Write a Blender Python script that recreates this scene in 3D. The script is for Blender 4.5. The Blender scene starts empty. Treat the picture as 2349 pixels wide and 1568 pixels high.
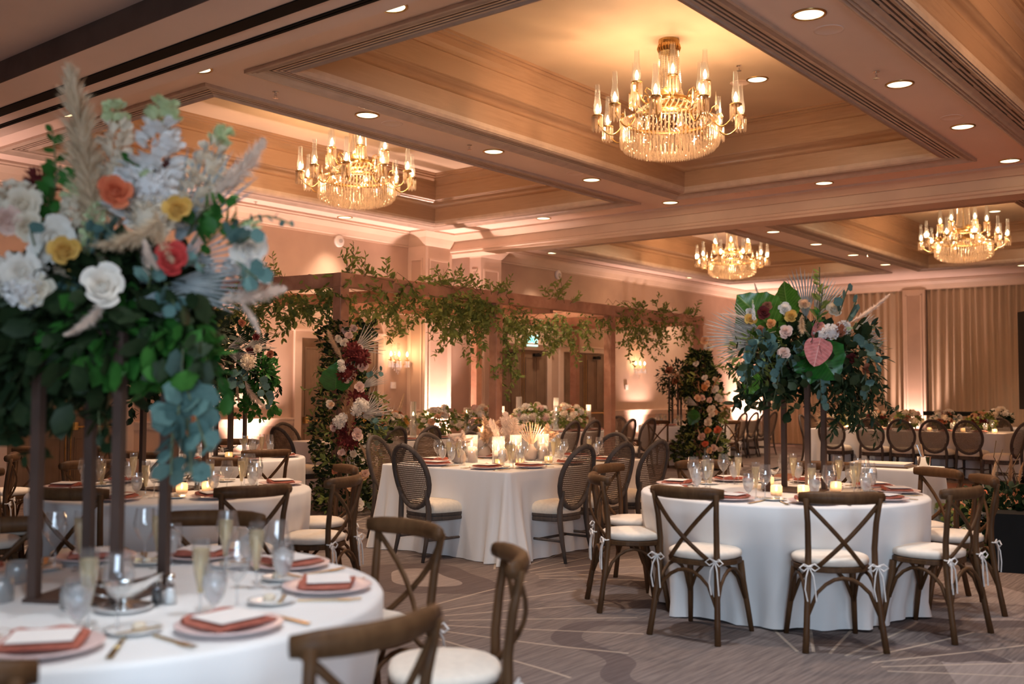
import bpy, math, random
import numpy as np
from mathutils import Vector, Matrix, Quaternion
from math import pi, sin, cos, radians, atan2, sqrt

random.seed(7)
RNG = np.random.default_rng(11)
SC = bpy.context.scene
COL = SC.collection

# ---------------------------------------------------------------- camera
CAM_H = 1.445
PITCH, ROLL, YAW = 0.04701, 0.00403, 0.67702
FPX = 2336.56
_F = Vector((cos(YAW) * cos(PITCH), sin(YAW) * cos(PITCH), sin(PITCH)))
_R = Vector((sin(YAW), -cos(YAW), 0))
_U = _R.cross(_F)
_R, _U = cos(ROLL) * _R + sin(ROLL) * _U, -sin(ROLL) * _R + cos(ROLL) * _U
EYE = Vector((0, 0, CAM_H))
cd = bpy.data.cameras.new('camera')
cam = bpy.data.objects.new('camera', cd)
COL.objects.link(cam)
M = Matrix((_R, _U, -_F)).transposed().to_4x4()
M.translation = EYE
cam.matrix_world = M
cd.sensor_width = 36.0
cd.lens = 36.0 * FPX / 2349
cd.clip_start = 0.05
cd.dof.use_dof = True
cd.dof.focus_distance = 9.5
cd.dof.aperture_fstop = 1.7
SC.camera = cam

# ---------------------------------------------------------------- world and exposure
w = bpy.data.worlds.new('World')
SC.world = w
w.use_nodes = True
w.node_tree.nodes['Background'].inputs[0].default_value = (1.0, 0.82, 0.66, 1)
w.node_tree.nodes['Background'].inputs[1].default_value = 0.02
vs = SC.view_settings
SC.display_settings.display_device = 'sRGB'
vs.view_transform = 'Standard'
vs.look = 'None'
vs.gamma = 1.0
vs.exposure = 1.22
vs.use_curve_mapping = False
cy = SC.cycles
cy.adaptive_threshold = 0.02
cy.max_bounces = 6
cy.diffuse_bounces = 4
cy.glossy_bounces = 3
cy.transmission_bounces = 4
cy.transparent_max_bounces = 14
cy.caustics_reflective = False
cy.caustics_refractive = False
cy.sample_clamp_indirect = 4.0
cy.sample_clamp_direct = 0.0
cy.use_denoising = True

# ---------------------------------------------------------------- large lights
def area(name, loc, aim, sx, sy, power, col):
    l = bpy.data.lights.new(name, 'AREA')
    l.shape = 'RECTANGLE'; l.size = sx; l.size_y = sy
    l.energy = power; l.color = col; l.spread = 1.5
    o = bpy.data.objects.new(name, l)
    o.location = loc
    o.rotation_euler = (Vector(aim) - Vector(loc)).to_track_quat('-Z', 'Y').to_euler()
    COL.objects.link(o)
    return o

def spot(name, loc, aim, power, col, angle, blend=0.6, size=0.05):
    l = bpy.data.lights.new(name, 'SPOT')
    l.energy = power; l.color = col; l.spot_size = radians(angle); l.spot_blend = blend
    l.shadow_soft_size = size
    o = bpy.data.objects.new(name, l)
    o.location = loc
    o.rotation_euler = (Vector(aim) - Vector(loc)).to_track_quat('-Z', 'Y').to_euler()
    COL.objects.link(o)
    return o

def point(name, loc, power, col, size=0.05):
    l = bpy.data.lights.new(name, 'POINT')
    l.energy = power; l.color = col; l.shadow_soft_size = size
    o = bpy.data.objects.new(name, l)
    o.location = loc
    COL.objects.link(o)
    return o

COOL = (0.64, 0.81, 1.0)
WARM = (1.0, 0.585, 0.315)
DOWN = (1.0, 0.73, 0.53)
PINK = (1.0, 0.66, 0.56)
# assumed cool area light added behind the camera; no window is built there
area('assumed_cool_light', (-3.2, -3.4, 2.1), (4.2, 3.0, 0.2), 4.5, 1.8, 52, COOL)
CHAND_W = 14
DOWN_W = 150
UP_W = 370

# ---------------------------------------------------------------- mesh helpers
class MB:
    def __init__(s):
        s.v = []; s.f = []
    def quad_grid(s, rows, close_u=False, close_v=False):
        b = len(s.v); n = len(rows[0])
        for r in rows: s.v.extend(tuple(p) for p in r)
        R = len(rows)
        for i in range(R if close_v else R - 1):
            i2 = (i + 1) % R
            for j in range(n if close_u else n - 1):
                j2 = (j + 1) % n
                s.f.append((b + i * n + j, b + i * n + j2, b + i2 * n + j2, b + i2 * n + j))
        return b
    def fan(s, ring, centre, flip=False):
        b = len(s.v); n = len(ring)
        s.v.extend(tuple(p) for p in ring); s.v.append(tuple(centre))
        for j in range(n):
            t = (b + j, b + (j + 1) % n, b + n)
            s.f.append(t[::-1] if flip else t)
    def box(s, c, d, rz=0.0, mat=None):
        hx, hy, hz = d[0] / 2, d[1] / 2, d[2] / 2
        b = len(s.v)
        for x, y, z in ((-1, -1, -1), (1, -1, -1), (1, 1, -1), (-1, 1, -1), (-1, -1, 1), (1, -1, 1), (1, 1, 1), (-1, 1, 1)):
            p = Vector((x * hx, y * hy, z * hz))
            if mat is not None: p = mat @ p
            elif rz: p = Vector((p.x * cos(rz) - p.y * sin(rz), p.x * sin(rz) + p.y * cos(rz), p.z))
            s.v.append((p.x + c[0], p.y + c[1], p.z + c[2]))
        for q in ((0, 3, 2, 1), (4, 5, 6, 7), (0, 1, 5, 4), (1, 2, 6, 5), (2, 3, 7, 6), (3, 0, 4, 7)):
            s.f.append(tuple(b + k for k in q))
        return s
    def tube(s, pts, rad, n=6, cap=True, flat=1.0, up=None):
        pts = [Vector(p) for p in pts]
        if not hasattr(rad, '__len__'): rad = [rad] * len(pts)
        rows = []
        prev = None
        for i, p in enumerate(pts):
            a = pts[max(i - 1, 0)]; c = pts[min(i + 1, len(pts) - 1)]
            t = (c - a)
            t = t.normalized() if t.length > 1e-9 else Vector((0, 0, 1))
            if prev is None:
                ref = Vector(up) if up is not None else (Vector((0, 0, 1)) if abs(t.z) < 0.9 else Vector((1, 0, 0)))
            else: ref = prev
            x = (ref - t * ref.dot(t)).normalized(); y = t.cross(x)
            prev = x
            rows.append([p + (x * cos(2 * pi * k / n) * flat + y * sin(2 * pi * k / n)) * rad[i] for k in range(n)])
        b = s.quad_grid(rows, close_u=True)
        if cap:
            s.f.append(tuple(b + k for k in range(n))[::-1])
            e = b + (len(pts) - 1) * n
            s.f.append(tuple(e + k for k in range(n)))
        return s
    def bar(s, a, b, wd, th, up=(0, 0, 1)):
        a, b = Vector(a), Vector(b)
        t = (b - a).normalized()
        u = Vector(up); x = (u - t * u.dot(t)).normalized(); y = t.cross(x)
        rows = []
        for p in (a, b):
            rows.append([p + x * sx * th / 2 + y * sy * wd / 2 for sx, sy in ((-1, -1), (1, -1), (1, 1), (-1, 1))])
        k = s.quad_grid(rows, close_u=True)
        s.f.append((k + 3, k + 2, k + 1, k)); s.f.append((k + 4, k + 5, k + 6, k + 7))
        return s
    def lathe(s, prof, n=12, c=(0, 0, 0), cap=True):
        rows = [[(c[0] + r * cos(2 * pi * k / n), c[1] + r * sin(2 * pi * k / n), c[2] + z) for k in range(n)] for r, z in prof]
        b = s.quad_grid(rows, close_u=True)
        if cap:
            if prof[0][0] > 1e-4: s.f.append(tuple(b + k for k in range(n))[::-1])
            e = b + (len(prof) - 1) * n
            if prof[-1][0] > 1e-4: s.f.append(tuple(e + k for k in range(n)))
        return s
    def mesh(s, name, mat=None, smooth=False):
        me = bpy.data.meshes.new(name)
        me.from_pydata([tuple(p) for p in s.v], [], s.f)
        if smooth: me.polygons.foreach_set('use_smooth', [True] * len(me.polygons))
        if mat is not None: me.materials.append(mat)
        me.update()
        return me
    def build(s, name, mat=None, parent=None, smooth=False, loc=None):
        return put(name, s.mesh(name, mat, smooth), parent, loc)

def put(name, me, parent=None, loc=None, rot=None, scale=None):
    o = bpy.data.objects.new(name, me)
    if parent is not None: o.parent = parent
    if loc is not None: o.location = loc
    if rot is not None:
        if isinstance(rot, Quaternion):
            o.rotation_mode = 'QUATERNION'; o.rotation_quaternion = rot
        else: o.rotation_euler = rot
    if scale is not None: o.scale = (scale,) * 3 if not hasattr(scale, '__len__') else scale
    COL.objects.link(o)
    return o

LABELS = {}
def tag(o, label, cat, group=None, kind=None):
    o['label'] = label; o['category'] = cat
    LABELS.setdefault(label, []).append(o.name)
    if group: o['group'] = group
    if kind: o['kind'] = kind
    return o

def thing(name, label, cat, loc=(0, 0, 0), rz=0.0, group=None):
    o = bpy.data.objects.new(name, None)
    o.empty_display_size = 0.05
    COL.objects.link(o)
    o.location = loc; o.rotation_euler = (0, 0, rz)
    return tag(o, label, cat, group)

def structure(o):
    o['kind'] = 'structure'
    return o

def stuff(o):
    o['kind'] = 'stuff'
    return o

KIDS = {}
def kids(o):
    return KIDS.get(o.name) or o.children

def dup(root, loc, rz, label, cat=None, group=None, scale=None):
    r = root.copy(); COL.objects.link(r)
    r.location = loc; r.rotation_euler = (0, 0, rz)
    if scale: r.scale = (scale,) * 3
    tag(r, label, cat or root['category'], group or root.get('group'))
    for ch in PROTO[root.name]:
        c = ch[0].copy(); COL.objects.link(c); c.parent = r
        for g in ch[1]:
            d = g.copy(); COL.objects.link(d); d.parent = c
    return r

PROTO = {}
def proto(root, children):
    PROTO[root.name] = children
    return root

class Maker:
    """The first call places the prototype itself, later calls copy it with its parts."""
    def __init__(s, root): s.root = root; s.used = False
    def __call__(s, loc, rz, label, group=None, scale=None):
        if not s.used:
            s.used = True
            r = s.root
            r.location = loc; r.rotation_euler = (0, 0, rz)
            if scale: r.scale = (scale,) * 3
            return tag(r, label, r['category'], group or r.get('group'))
        return dup(s.root, loc, rz, label, None, group, scale)

# numpy leaf clouds ------------------------------------------------------------
def leaf_template(kind):
    if kind == 'lance':
        v = [(0, 0, 0), (0, .35, .04), (0, .7, .03), (0, 1, -.05), (-.17, .35, .0), (-.14, .7, -.02), (.17, .35, .0), (.14, .7, -.02)]
    elif kind == 'oval':
        v = [(0, 0, 0), (0, .35, .05), (0, .72, .05), (0, 1, -.02), (-.3, .35, .0), (-.28, .72, .0), (.3, .35, .0), (.28, .72, .0)]
    elif kind == 'petal':
        v = [(0, 0, 0), (0, .4, .06), (0, .75, .1), (0, 1, .05), (-.25, .4, .1), (-.3, .75, .16), (.25, .4, .1), (.3, .75, .16)]
    else:  # round
        v = [(0, 0, 0), (0, .3, .05), (0, .75, .05), (0, 1, 0), (-.42, .32, .02), (-.44, .72, .02), (.42, .32, .02), (.44, .72, .02)]
    f = [(0, 6, 1), (0, 1, 4), (1, 6, 7, 2), (1, 2, 5, 4), (2, 7, 3), (2, 3, 5)]
    return np.array(v, float), f

TEMPL = {k: leaf_template(k) for k in ('lance', 'oval', 'petal', 'round')}

def frames(dirs, ups):
    d = dirs / np.maximum(np.linalg.norm(dirs, axis=1, keepdims=True), 1e-9)
    x = np.cross(d, ups)
    nx = np.linalg.norm(x, axis=1, keepdims=True)
    x = np.where(nx < 1e-6, np.array([[1.0, 0, 0]]), x / np.maximum(nx, 1e-9))
    z = np.cross(x, d)
    return np.stack([x, d, z], axis=2)

def cloud_arrays(kind, pos, dirs, sizes, ups=None, wide=1.0):
    T, F = TEMPL[kind]
    n = len(pos)
    if ups is None: ups = np.tile(np.array([[0, 0, 1.0]]), (n, 1)) + RNG.normal(0, .5, (n, 3))
    R = frames(np.asarray(dirs, float), ups)
    t = T * np.array([wide, 1, 1])
    V = np.einsum('nij,kj->nki', R, t) * np.asarray(sizes)[:, None, None] + np.asarray(pos)[:, None, :]
    k = len(T)
    faces = [tuple(a + i * k for a in q) for i in range(n) for q in F]
    return V.reshape(-1, 3), faces

def cloud(name, kind, pos, dirs, sizes, mat, parent=None, ups=None, wide=1.0, loc=None):
    V, F = cloud_arrays(kind, pos, dirs, sizes, ups, wide)
    me = bpy.data.meshes.new(name)
    me.from_pydata(V.tolist(), [], F)
    me.materials.append(mat)
    me.polygons.foreach_set('use_smooth', [True] * len(me.polygons))
    me.update()
    return stuff(put(name, me, parent, loc))

def unit(n):
    v = RNG.normal(0, 1, (n, 3))
    return v / np.linalg.norm(v, axis=1, keepdims=True)

def at(px, py, depth):
    """The point a given number of metres in front of the camera plane, along the sight line through a pixel."""
    d = _F + _R * ((px - 1174.5) / FPX) + _U * ((784 - py) / FPX)
    return EYE + d * depth

def on(px, py, z):
    d = _F + _R * ((px - 1174.5) / FPX) + _U * ((784 - py) / FPX)
    return EYE + d * ((z - CAM_H) / d.z)

def facing(v, roll=0.0):
    q = Vector(v).to_track_quat('Z', 'Y')
    return q @ Quaternion((0, 0, 1), roll)
# ---------------------------------------------------------------- materials
def mat(name):
    m = bpy.data.materials.new(name); m.use_nodes = True
    nt = m.node_tree; nt.nodes.clear()
    out = nt.nodes.new('ShaderNodeOutputMaterial')
    return m, nt, out

def nd(nt, t, **kw):
    n = nt.nodes.new(t)
    for k, v in kw.items():
        if k.startswith('i_'):
            key = k[2:].replace('_', ' ')
            n.inputs[key].default_value = v
        else: setattr(n, k, v)
    return n

def bsdf(nt, out, col, rough=0.5, metal=0.0, spec=0.5):
    b = nt.nodes.new('ShaderNodeBsdfPrincipled')
    b.inputs['Base Color'].default_value = (*col, 1)
    b.inputs['Roughness'].default_value = rough
    b.inputs['Metallic'].default_value = metal
    b.inputs['Specular IOR Level'].default_value = spec
    nt.links.new(b.outputs[0], out.inputs[0])
    return b

def mix_col(nt, fac, a, b):
    m = nt.nodes.new('ShaderNodeMix'); m.data_type = 'RGBA'
    nt.links.new(fac, m.inputs[0])
    for s, v in ((6, a), (7, b)):
        if hasattr(v, 'is_linked') or hasattr(v, 'links'): nt.links.new(v, m.inputs[s])
        else: m.inputs[s].default_value = (*v, 1)
    return m.outputs[2]

def ramp(nt, src, a, b):
    r = nt.nodes.new('ShaderNodeMapRange')
    r.inputs[1].default_value = a; r.inputs[2].default_value = b
    nt.links.new(src, r.inputs[0])
    return r.outputs[0]

def coords(nt, scale=(1, 1, 1), rot=(0, 0, 0), kind='Object'):
    tc = nt.nodes.new('ShaderNodeTexCoord'); mp = nt.nodes.new('ShaderNodeMapping')
    mp.inputs['Scale'].default_value = scale; mp.inputs['Rotation'].default_value = rot
    nt.links.new(tc.outputs[kind], mp.inputs[0])
    return mp.outputs[0]

def noise(nt, vec, scale, detail=3, rough=.5):
    n = nt.nodes.new('ShaderNodeTexNoise')
    n.inputs['Scale'].default_value = scale; n.inputs['Detail'].default_value = detail; n.inputs['Roughness'].default_value = rough
    nt.links.new(vec, n.inputs['Vector'])
    return n.outputs[0]

def bump(nt, b, h, strength=.2, dist=.01):
    n = nt.nodes.new('ShaderNodeBump')
    n.inputs['Strength'].default_value = strength; n.inputs['Distance'].default_value = dist
    nt.links.new(h, n.inputs['Height']); nt.links.new(n.outputs[0], b.inputs['Normal'])

def plain(name, col, rough=.5, metal=0.0, var=0.12, scale=6.0, spec=.5, stretch=(1, 1, 1), bmp=0.0, kind='Object'):
    m, nt, out = mat(name)
    b = bsdf(nt, out, col, rough, metal, spec)
    v = coords(nt, stretch, kind=kind)
    f = noise(nt, v, scale)
    c2 = tuple(max(0, c * (1 - 2 * var)) for c in col); c3 = tuple(min(1, c * (1 + 1.2 * var)) for c in col)
    nt.links.new(mix_col(nt, ramp(nt, f, .3, .7), c2, c3), b.inputs['Base Color'])
    if bmp: bump(nt, b, f, bmp)
    return m

def leafmat(name, c1, c2, trans=.25, rough=.45):
    m, nt, out = mat(name)
    b = nt.nodes.new('ShaderNodeBsdfPrincipled')
    b.inputs['Roughness'].default_value = rough + .1; b.inputs['Specular IOR Level'].default_value = .22
    f = noise(nt, coords(nt, kind='Object'), 9.0)
    geo = nt.nodes.new('ShaderNodeNewGeometry')
    col = mix_col(nt, geo.outputs['Random Per Island'], c1, c2)
    nt.links.new(mix_col(nt, ramp(nt, f, .35, .75), col, c2), b.inputs['Base Color'])
    t = nt.nodes.new('ShaderNodeBsdfTranslucent')
    nt.links.new(col, t.inputs[0])
    mx = nt.nodes.new('ShaderNodeMixShader'); mx.inputs[0].default_value = trans
    nt.links.new(b.outputs[0], mx.inputs[1]); nt.links.new(t.outputs[0], mx.inputs[2])
    nt.links.new(mx.outputs[0], out.inputs[0])
    return m

def clear(name, tint=(1, 1, 1), refl=.12, rough=.02, haze=0.0, hazecol=(1, 1, 1)):
    """Thin clear glass: straight-through with a fresnel reflection (and a little frosting)."""
    m, nt, out = mat(name)
    tr = nt.nodes.new('ShaderNodeBsdfTransparent'); tr.inputs[0].default_value = (*tint, 1)
    gl = nt.nodes.new('ShaderNodeBsdfGlossy'); gl.inputs['Roughness'].default_value = rough
    lw = nt.nodes.new('ShaderNodeLayerWeight'); lw.inputs[0].default_value = .25
    mp = nt.nodes.new('ShaderNodeMapRange')
    nt.links.new(lw.outputs['Facing'], mp.inputs[0]); mp.inputs[3].default_value = refl * .45; mp.inputs[4].default_value = min(1, refl * 4.0)
    mx = nt.nodes.new('ShaderNodeMixShader')
    nt.links.new(mp.outputs[0], mx.inputs[0]); nt.links.new(tr.outputs[0], mx.inputs[1]); nt.links.new(gl.outputs[0], mx.inputs[2])
    last = mx.outputs[0]
    if haze:
        df = nt.nodes.new('ShaderNodeBsdfTranslucent'); df.inputs[0].default_value = (*hazecol, 1)
        d2 = nt.nodes.new('ShaderNodeBsdfDiffuse'); d2.inputs[0].default_value = (*hazecol, 1)
        a = nt.nodes.new('ShaderNodeMixShader'); a.inputs[0].default_value = .5
        nt.links.new(df.outputs[0], a.inputs[1]); nt.links.new(d2.outputs[0], a.inputs[2])
        m2 = nt.nodes.new('ShaderNodeMixShader'); m2.inputs[0].default_value = haze
        nt.links.new(last, m2.inputs[1]); nt.links.new(a.outputs[0], m2.inputs[2]); last = m2.outputs[0]
    nt.links.new(last, out.inputs[0])
    return m

def emit(name, col, s):
    m, nt, out = mat(name)
    e = nt.nodes.new('ShaderNodeEmission'); e.inputs[0].default_value = (*col, 1); e.inputs[1].default_value = s
    nt.links.new(e.outputs[0], out.inputs[0])
    return m

def woodmat(name, a, b, rough=.45, stretch=(14, 14, 1.2), spec=.4):
    m, nt, out = mat(name)
    s = bsdf(nt, out, a, rough, 0, spec)
    v = coords(nt, stretch)
    f = noise(nt, v, 2.2, 5, .6)
    g = noise(nt, coords(nt), 3.0, 2)
    c = mix_col(nt, ramp(nt, f, .3, .72), a, b)
    nt.links.new(mix_col(nt, ramp(nt, g, .3, .8), c, tuple(x * .72 for x in a)), s.inputs['Base Color'])
    bump(nt, s, f, .25, .004)
    return m

MT = {}
MT['wall'] = plain('wall_paint', (.52, .37, .28), .75, var=.06, scale=1.5, spec=.2)
MT['trim'] = plain('trim_paint', (.66, .50, .39), .5, var=.04, scale=2, spec=.3)
MT['soffit'] = plain('ceiling_paint', (.84, .66, .57), .8, var=.04, scale=.8, spec=.2)
MT['cofceil'] = plain('coffer_ceiling_paint', (.58, .45, .33), .6, var=.05, scale=1.2, spec=.3)
MT['slot'] = plain('slot_black', (.008, .006, .005), .7, spec=.1)
MT['panelgrey'] = plain('panel_cloth', (.40, .32, .27), .7, var=.08, scale=3, spec=.2)
MT['panelbrown'] = plain('brown_panel_cloth', (.13, .08, .06), .7, var=.1, scale=3, spec=.2)
def reeded():
    m, nt, out = mat('coffer_wallcovering')
    b = bsdf(nt, out, (.42, .29, .20), .28, 0, .5)
    f = noise(nt, coords(nt, (1.2, 1.2, 14)), 3.0, 4)
    g = noise(nt, coords(nt, (.6, .6, .6)), 2.0, 2)
    c = mix_col(nt, ramp(nt, f, .3, .7), (.33, .20, .125), (.43, .275, .18))
    nt.links.new(mix_col(nt, ramp(nt, g, .3, .7), c, (.37, .235, .15)), b.inputs['Base Color'])
    bump(nt, b, f, .08, .004)
    return m
MT['reed'] = reeded()
MT['mould'] = plain('coffer_moulding', (.34, .235, .165), .4, var=.1, scale=8, stretch=(1, 1, 6))
MT['mould_light'] = plain('reeded_moulding', (.52, .40, .32), .4, var=.06, scale=8)
MT['door'] = woodmat('door_brown', (.20, .125, .075), (.25, .16, .10), .45)
MT['brass'] = plain('brass', (.62, .40, .16), .28, 1.0, var=.1, scale=20)
MT['gold'] = plain('gold_metal', (.72, .52, .24), .25, 1.0, var=.06)
MT['steel'] = plain('polished_steel', (.75, .74, .72), .15, 1.0, var=.05)
MT['black'] = plain('black_plastic', (.006, .006, .006), .65, var=.1, spec=.15)
MT['crystal'] = clear('crystal', (1, .95, .88), .45, .10, .17, (1, .88, .72))
MT['glass'] = clear('clear_glass', (.95, .97, .98), .2, .03, .05, (.95, .97, 1))
MT['water'] = clear('iced_water', (.93, .95, .97), .12, .05, .28, (.95, .93, .92))
MT['champagne'] = clear('champagne', (.97, .88, .66), .12, .05, .36, (.95, .84, .60))
MT['votive'] = clear('votive_glass', (1, .93, .82), .12, .1, .45, (1, .86, .68))
MT['mercury'] = clear('mercury_glass', (.8, .82, .85), .3, .2, .35, (.6, .62, .62))
MT['flame'] = emit('candle_flame', (1.0, .72, .34), 14)
MT['bulb'] = emit('flame_bulb', (1.0, .74, .40), 16)
MT['lamp'] = emit('downlight_lens', (1.0, .80, .45), 1.6)
MT['wax'] = plain('blush_wax', (.78, .56, .46), .5, var=.05)
MT['waxw'] = plain('white_wax', (.85, .80, .72), .5, var=.05)
MT['cross'] = woodmat('walnut_stain', (.080, .036, .015), (.155, .078, .034), .5, spec=.16)
MT['crossdark'] = woodmat('dark_walnut', (.09, .05, .028), (.15, .088, .05), .42)
MT['cane'] = plain('cane_webbing', (.13, .085, .055), .55, var=.2, scale=30)
MT['louis'] = woodmat('weathered_grey_oak', (.065, .050, .043), (.14, .108, .088), .6, spec=.22)
MT['cream'] = plain('cream_linen', (.78, .68, .55), .8, var=.04, scale=40, spec=.2, bmp=.05)
MT['white'] = plain('white_cushion', (.78, .69, .59), .8, var=.03, scale=30, spec=.2)
MT['cotton'] = plain('cotton_ribbon', (.80, .76, .72), .8, var=.05)
MT['pergola'] = woodmat('red_cedar_stain', (.42, .19, .115), (.62, .35, .23), .5, (3, 3, 3))
MT['plate'] = plain('blush_charger', (.74, .55, .52), .3, var=.05)
MT['china'] = plain('white_china', (.80, .79, .77), .2, var=.03)
MT['rust'] = plain('rust_napkin', (.40, .125, .085), .85, var=.12, scale=25, spec=.15)
MT['card'] = plain('menu_card', (.86, .80, .76), .7, var=.02)
MT['pole'] = plain('bronze_pole', (.060, .032, .023), .55, 0.0, var=.1)
MT['dance'] = None
MT['stem'] = plain('stem_green', (.10, .12, .04), .6, var=.2)
MT['twig'] = plain('twig_brown', (.16, .10, .05), .7, var=.2)
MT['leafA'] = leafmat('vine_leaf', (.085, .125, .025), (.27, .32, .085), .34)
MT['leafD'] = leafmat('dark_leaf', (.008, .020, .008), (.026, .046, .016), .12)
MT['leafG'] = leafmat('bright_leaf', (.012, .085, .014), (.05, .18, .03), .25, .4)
MT['euc'] = leafmat('eucalyptus_leaf', (.045, .105, .10), (.13, .235, .215), .2, .6)
def veined(name, col, vein, rough=.3, n=11.0):
    m, nt, out = mat(name); L = nt.links
    b = bsdf(nt, out, col, rough)
    tc = nt.nodes.new('ShaderNodeTexCoord'); sp = nt.nodes.new('ShaderNodeSeparateXYZ'); L.new(tc.outputs['Object'], sp.inputs[0])
    def mth(op, a, bb):
        q = nt.nodes.new('ShaderNodeMath'); q.operation = op
        for i, v in enumerate((a, bb)):
            if isinstance(v, (int, float)): q.inputs[i].default_value = v
            else: L.new(v, q.inputs[i])
        return q.outputs[0]
    ax = mth('ABSOLUTE', sp.outputs[0], 0)
    ph = mth('FRACT', mth('MULTIPLY', mth('SUBTRACT', sp.outputs[1], mth('MULTIPLY', ax, .55)), n), 0)
    side = mth('SMOOTH_MIN', mth('LESS_THAN', mth('ABSOLUTE', mth('SUBTRACT', ph, .5), 0), .07), 1.0)
    f = mth('MAXIMUM', mth('LESS_THAN', ax, .016), mth('MULTIPLY', side, .7))
    g = noise(nt, coords(nt), 5, 2)
    c = mix_col(nt, ramp(nt, g, .3, .7), col, tuple(x * 1.7 for x in col))
    L.new(mix_col(nt, f, c, vein), b.inputs['Base Color'])
    bump(nt, b, ph, .5, .02)
    return m
MT['tropic'] = veined('glossy_tropical_leaf', (.06, .15, .012), (.22, .34, .06))
MT['tropicdark'] = veined('dark_tropical_leaf', (.008, .075, .008), (.03, .16, .02))
MT['pampas'] = leafmat('pampas_plume', (.66, .47, .28), (.84, .66, .46), .35, .8)
MT['pampasp'] = leafmat('pale_pampas', (.82, .64, .52), (.90, .77, .66), .35, .8)
MT['pampasd'] = leafmat('tan_pampas', (.55, .31, .15), (.70, .44, .24), .3, .8)
MT['palm'] = leafmat('dried_palm', (.36, .33, .29), (.55, .50, .44), .2, .7)
MT['palmblue'] = leafmat('silver_palm', (.25, .30, .31), (.45, .48, .48), .2, .7)
MT['grassdry'] = leafmat('dry_grass', (.70, .46, .28), (.86, .64, .44), .35, .8)
for n, c1, c2 in (('white', (.78, .70, .60), (.86, .80, .72)), ('cream', (.78, .64, .48), (.84, .73, .58)), ('blush', (.74, .48, .40), (.82, .60, .50)),
                  ('peach', (.78, .46, .26), (.84, .56, .34)), ('mustard', (.62, .34, .06), (.74, .45, .12)), ('coral', (.62, .12, .055), (.78, .22, .10)),
                  ('red', (.42, .03, .03), (.60, .07, .06)), ('burgundy', (.10, .012, .014), (.18, .03, .026)), ('orange', (.66, .26, .08), (.78, .38, .14)),
                  ('green', (.45, .55, .25), (.68, .74, .45)), ('stock', (.80, .76, .74), (.88, .85, .82)), ('terra', (.34, .10, .05), (.46, .17, .09)),
                  ('anth', (.50, .15, .13), (.66, .27, .24))):
    MT['f_' + n] = leafmat('petal_' + n, c1, c2, .25, .7)
MT['f_anth'] = veined('anthurium_spathe', (.42, .13, .12), (.70, .34, .30), .25, 7.0)

def clothmat(name, col):
    m, nt, out = mat(name)
    b = bsdf(nt, out, col, .62, 0, .3)
    b.inputs['Sheen Weight'].default_value = .15
    f = noise(nt, coords(nt, (1, 1, 1)), 260, 2)
    g = noise(nt, coords(nt, (1, 1, .3)), 5, 3)
    nt.links.new(mix_col(nt, ramp(nt, g, .3, .7), tuple(c * .95 for c in col), col), b.inputs['Base Color'])
    bump(nt, b, f, .06, .002)
    return m
MT['cloth'] = clothmat('white_table_linen', (.80, .78, .76))
MT['curtain'] = clothmat('ivory_drape', (.47, .345, .235))
MT['tulle'] = clear('sheer_tulle', (1, 1, 1), .02, .5, .35, (.85, .75, .66))

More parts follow.
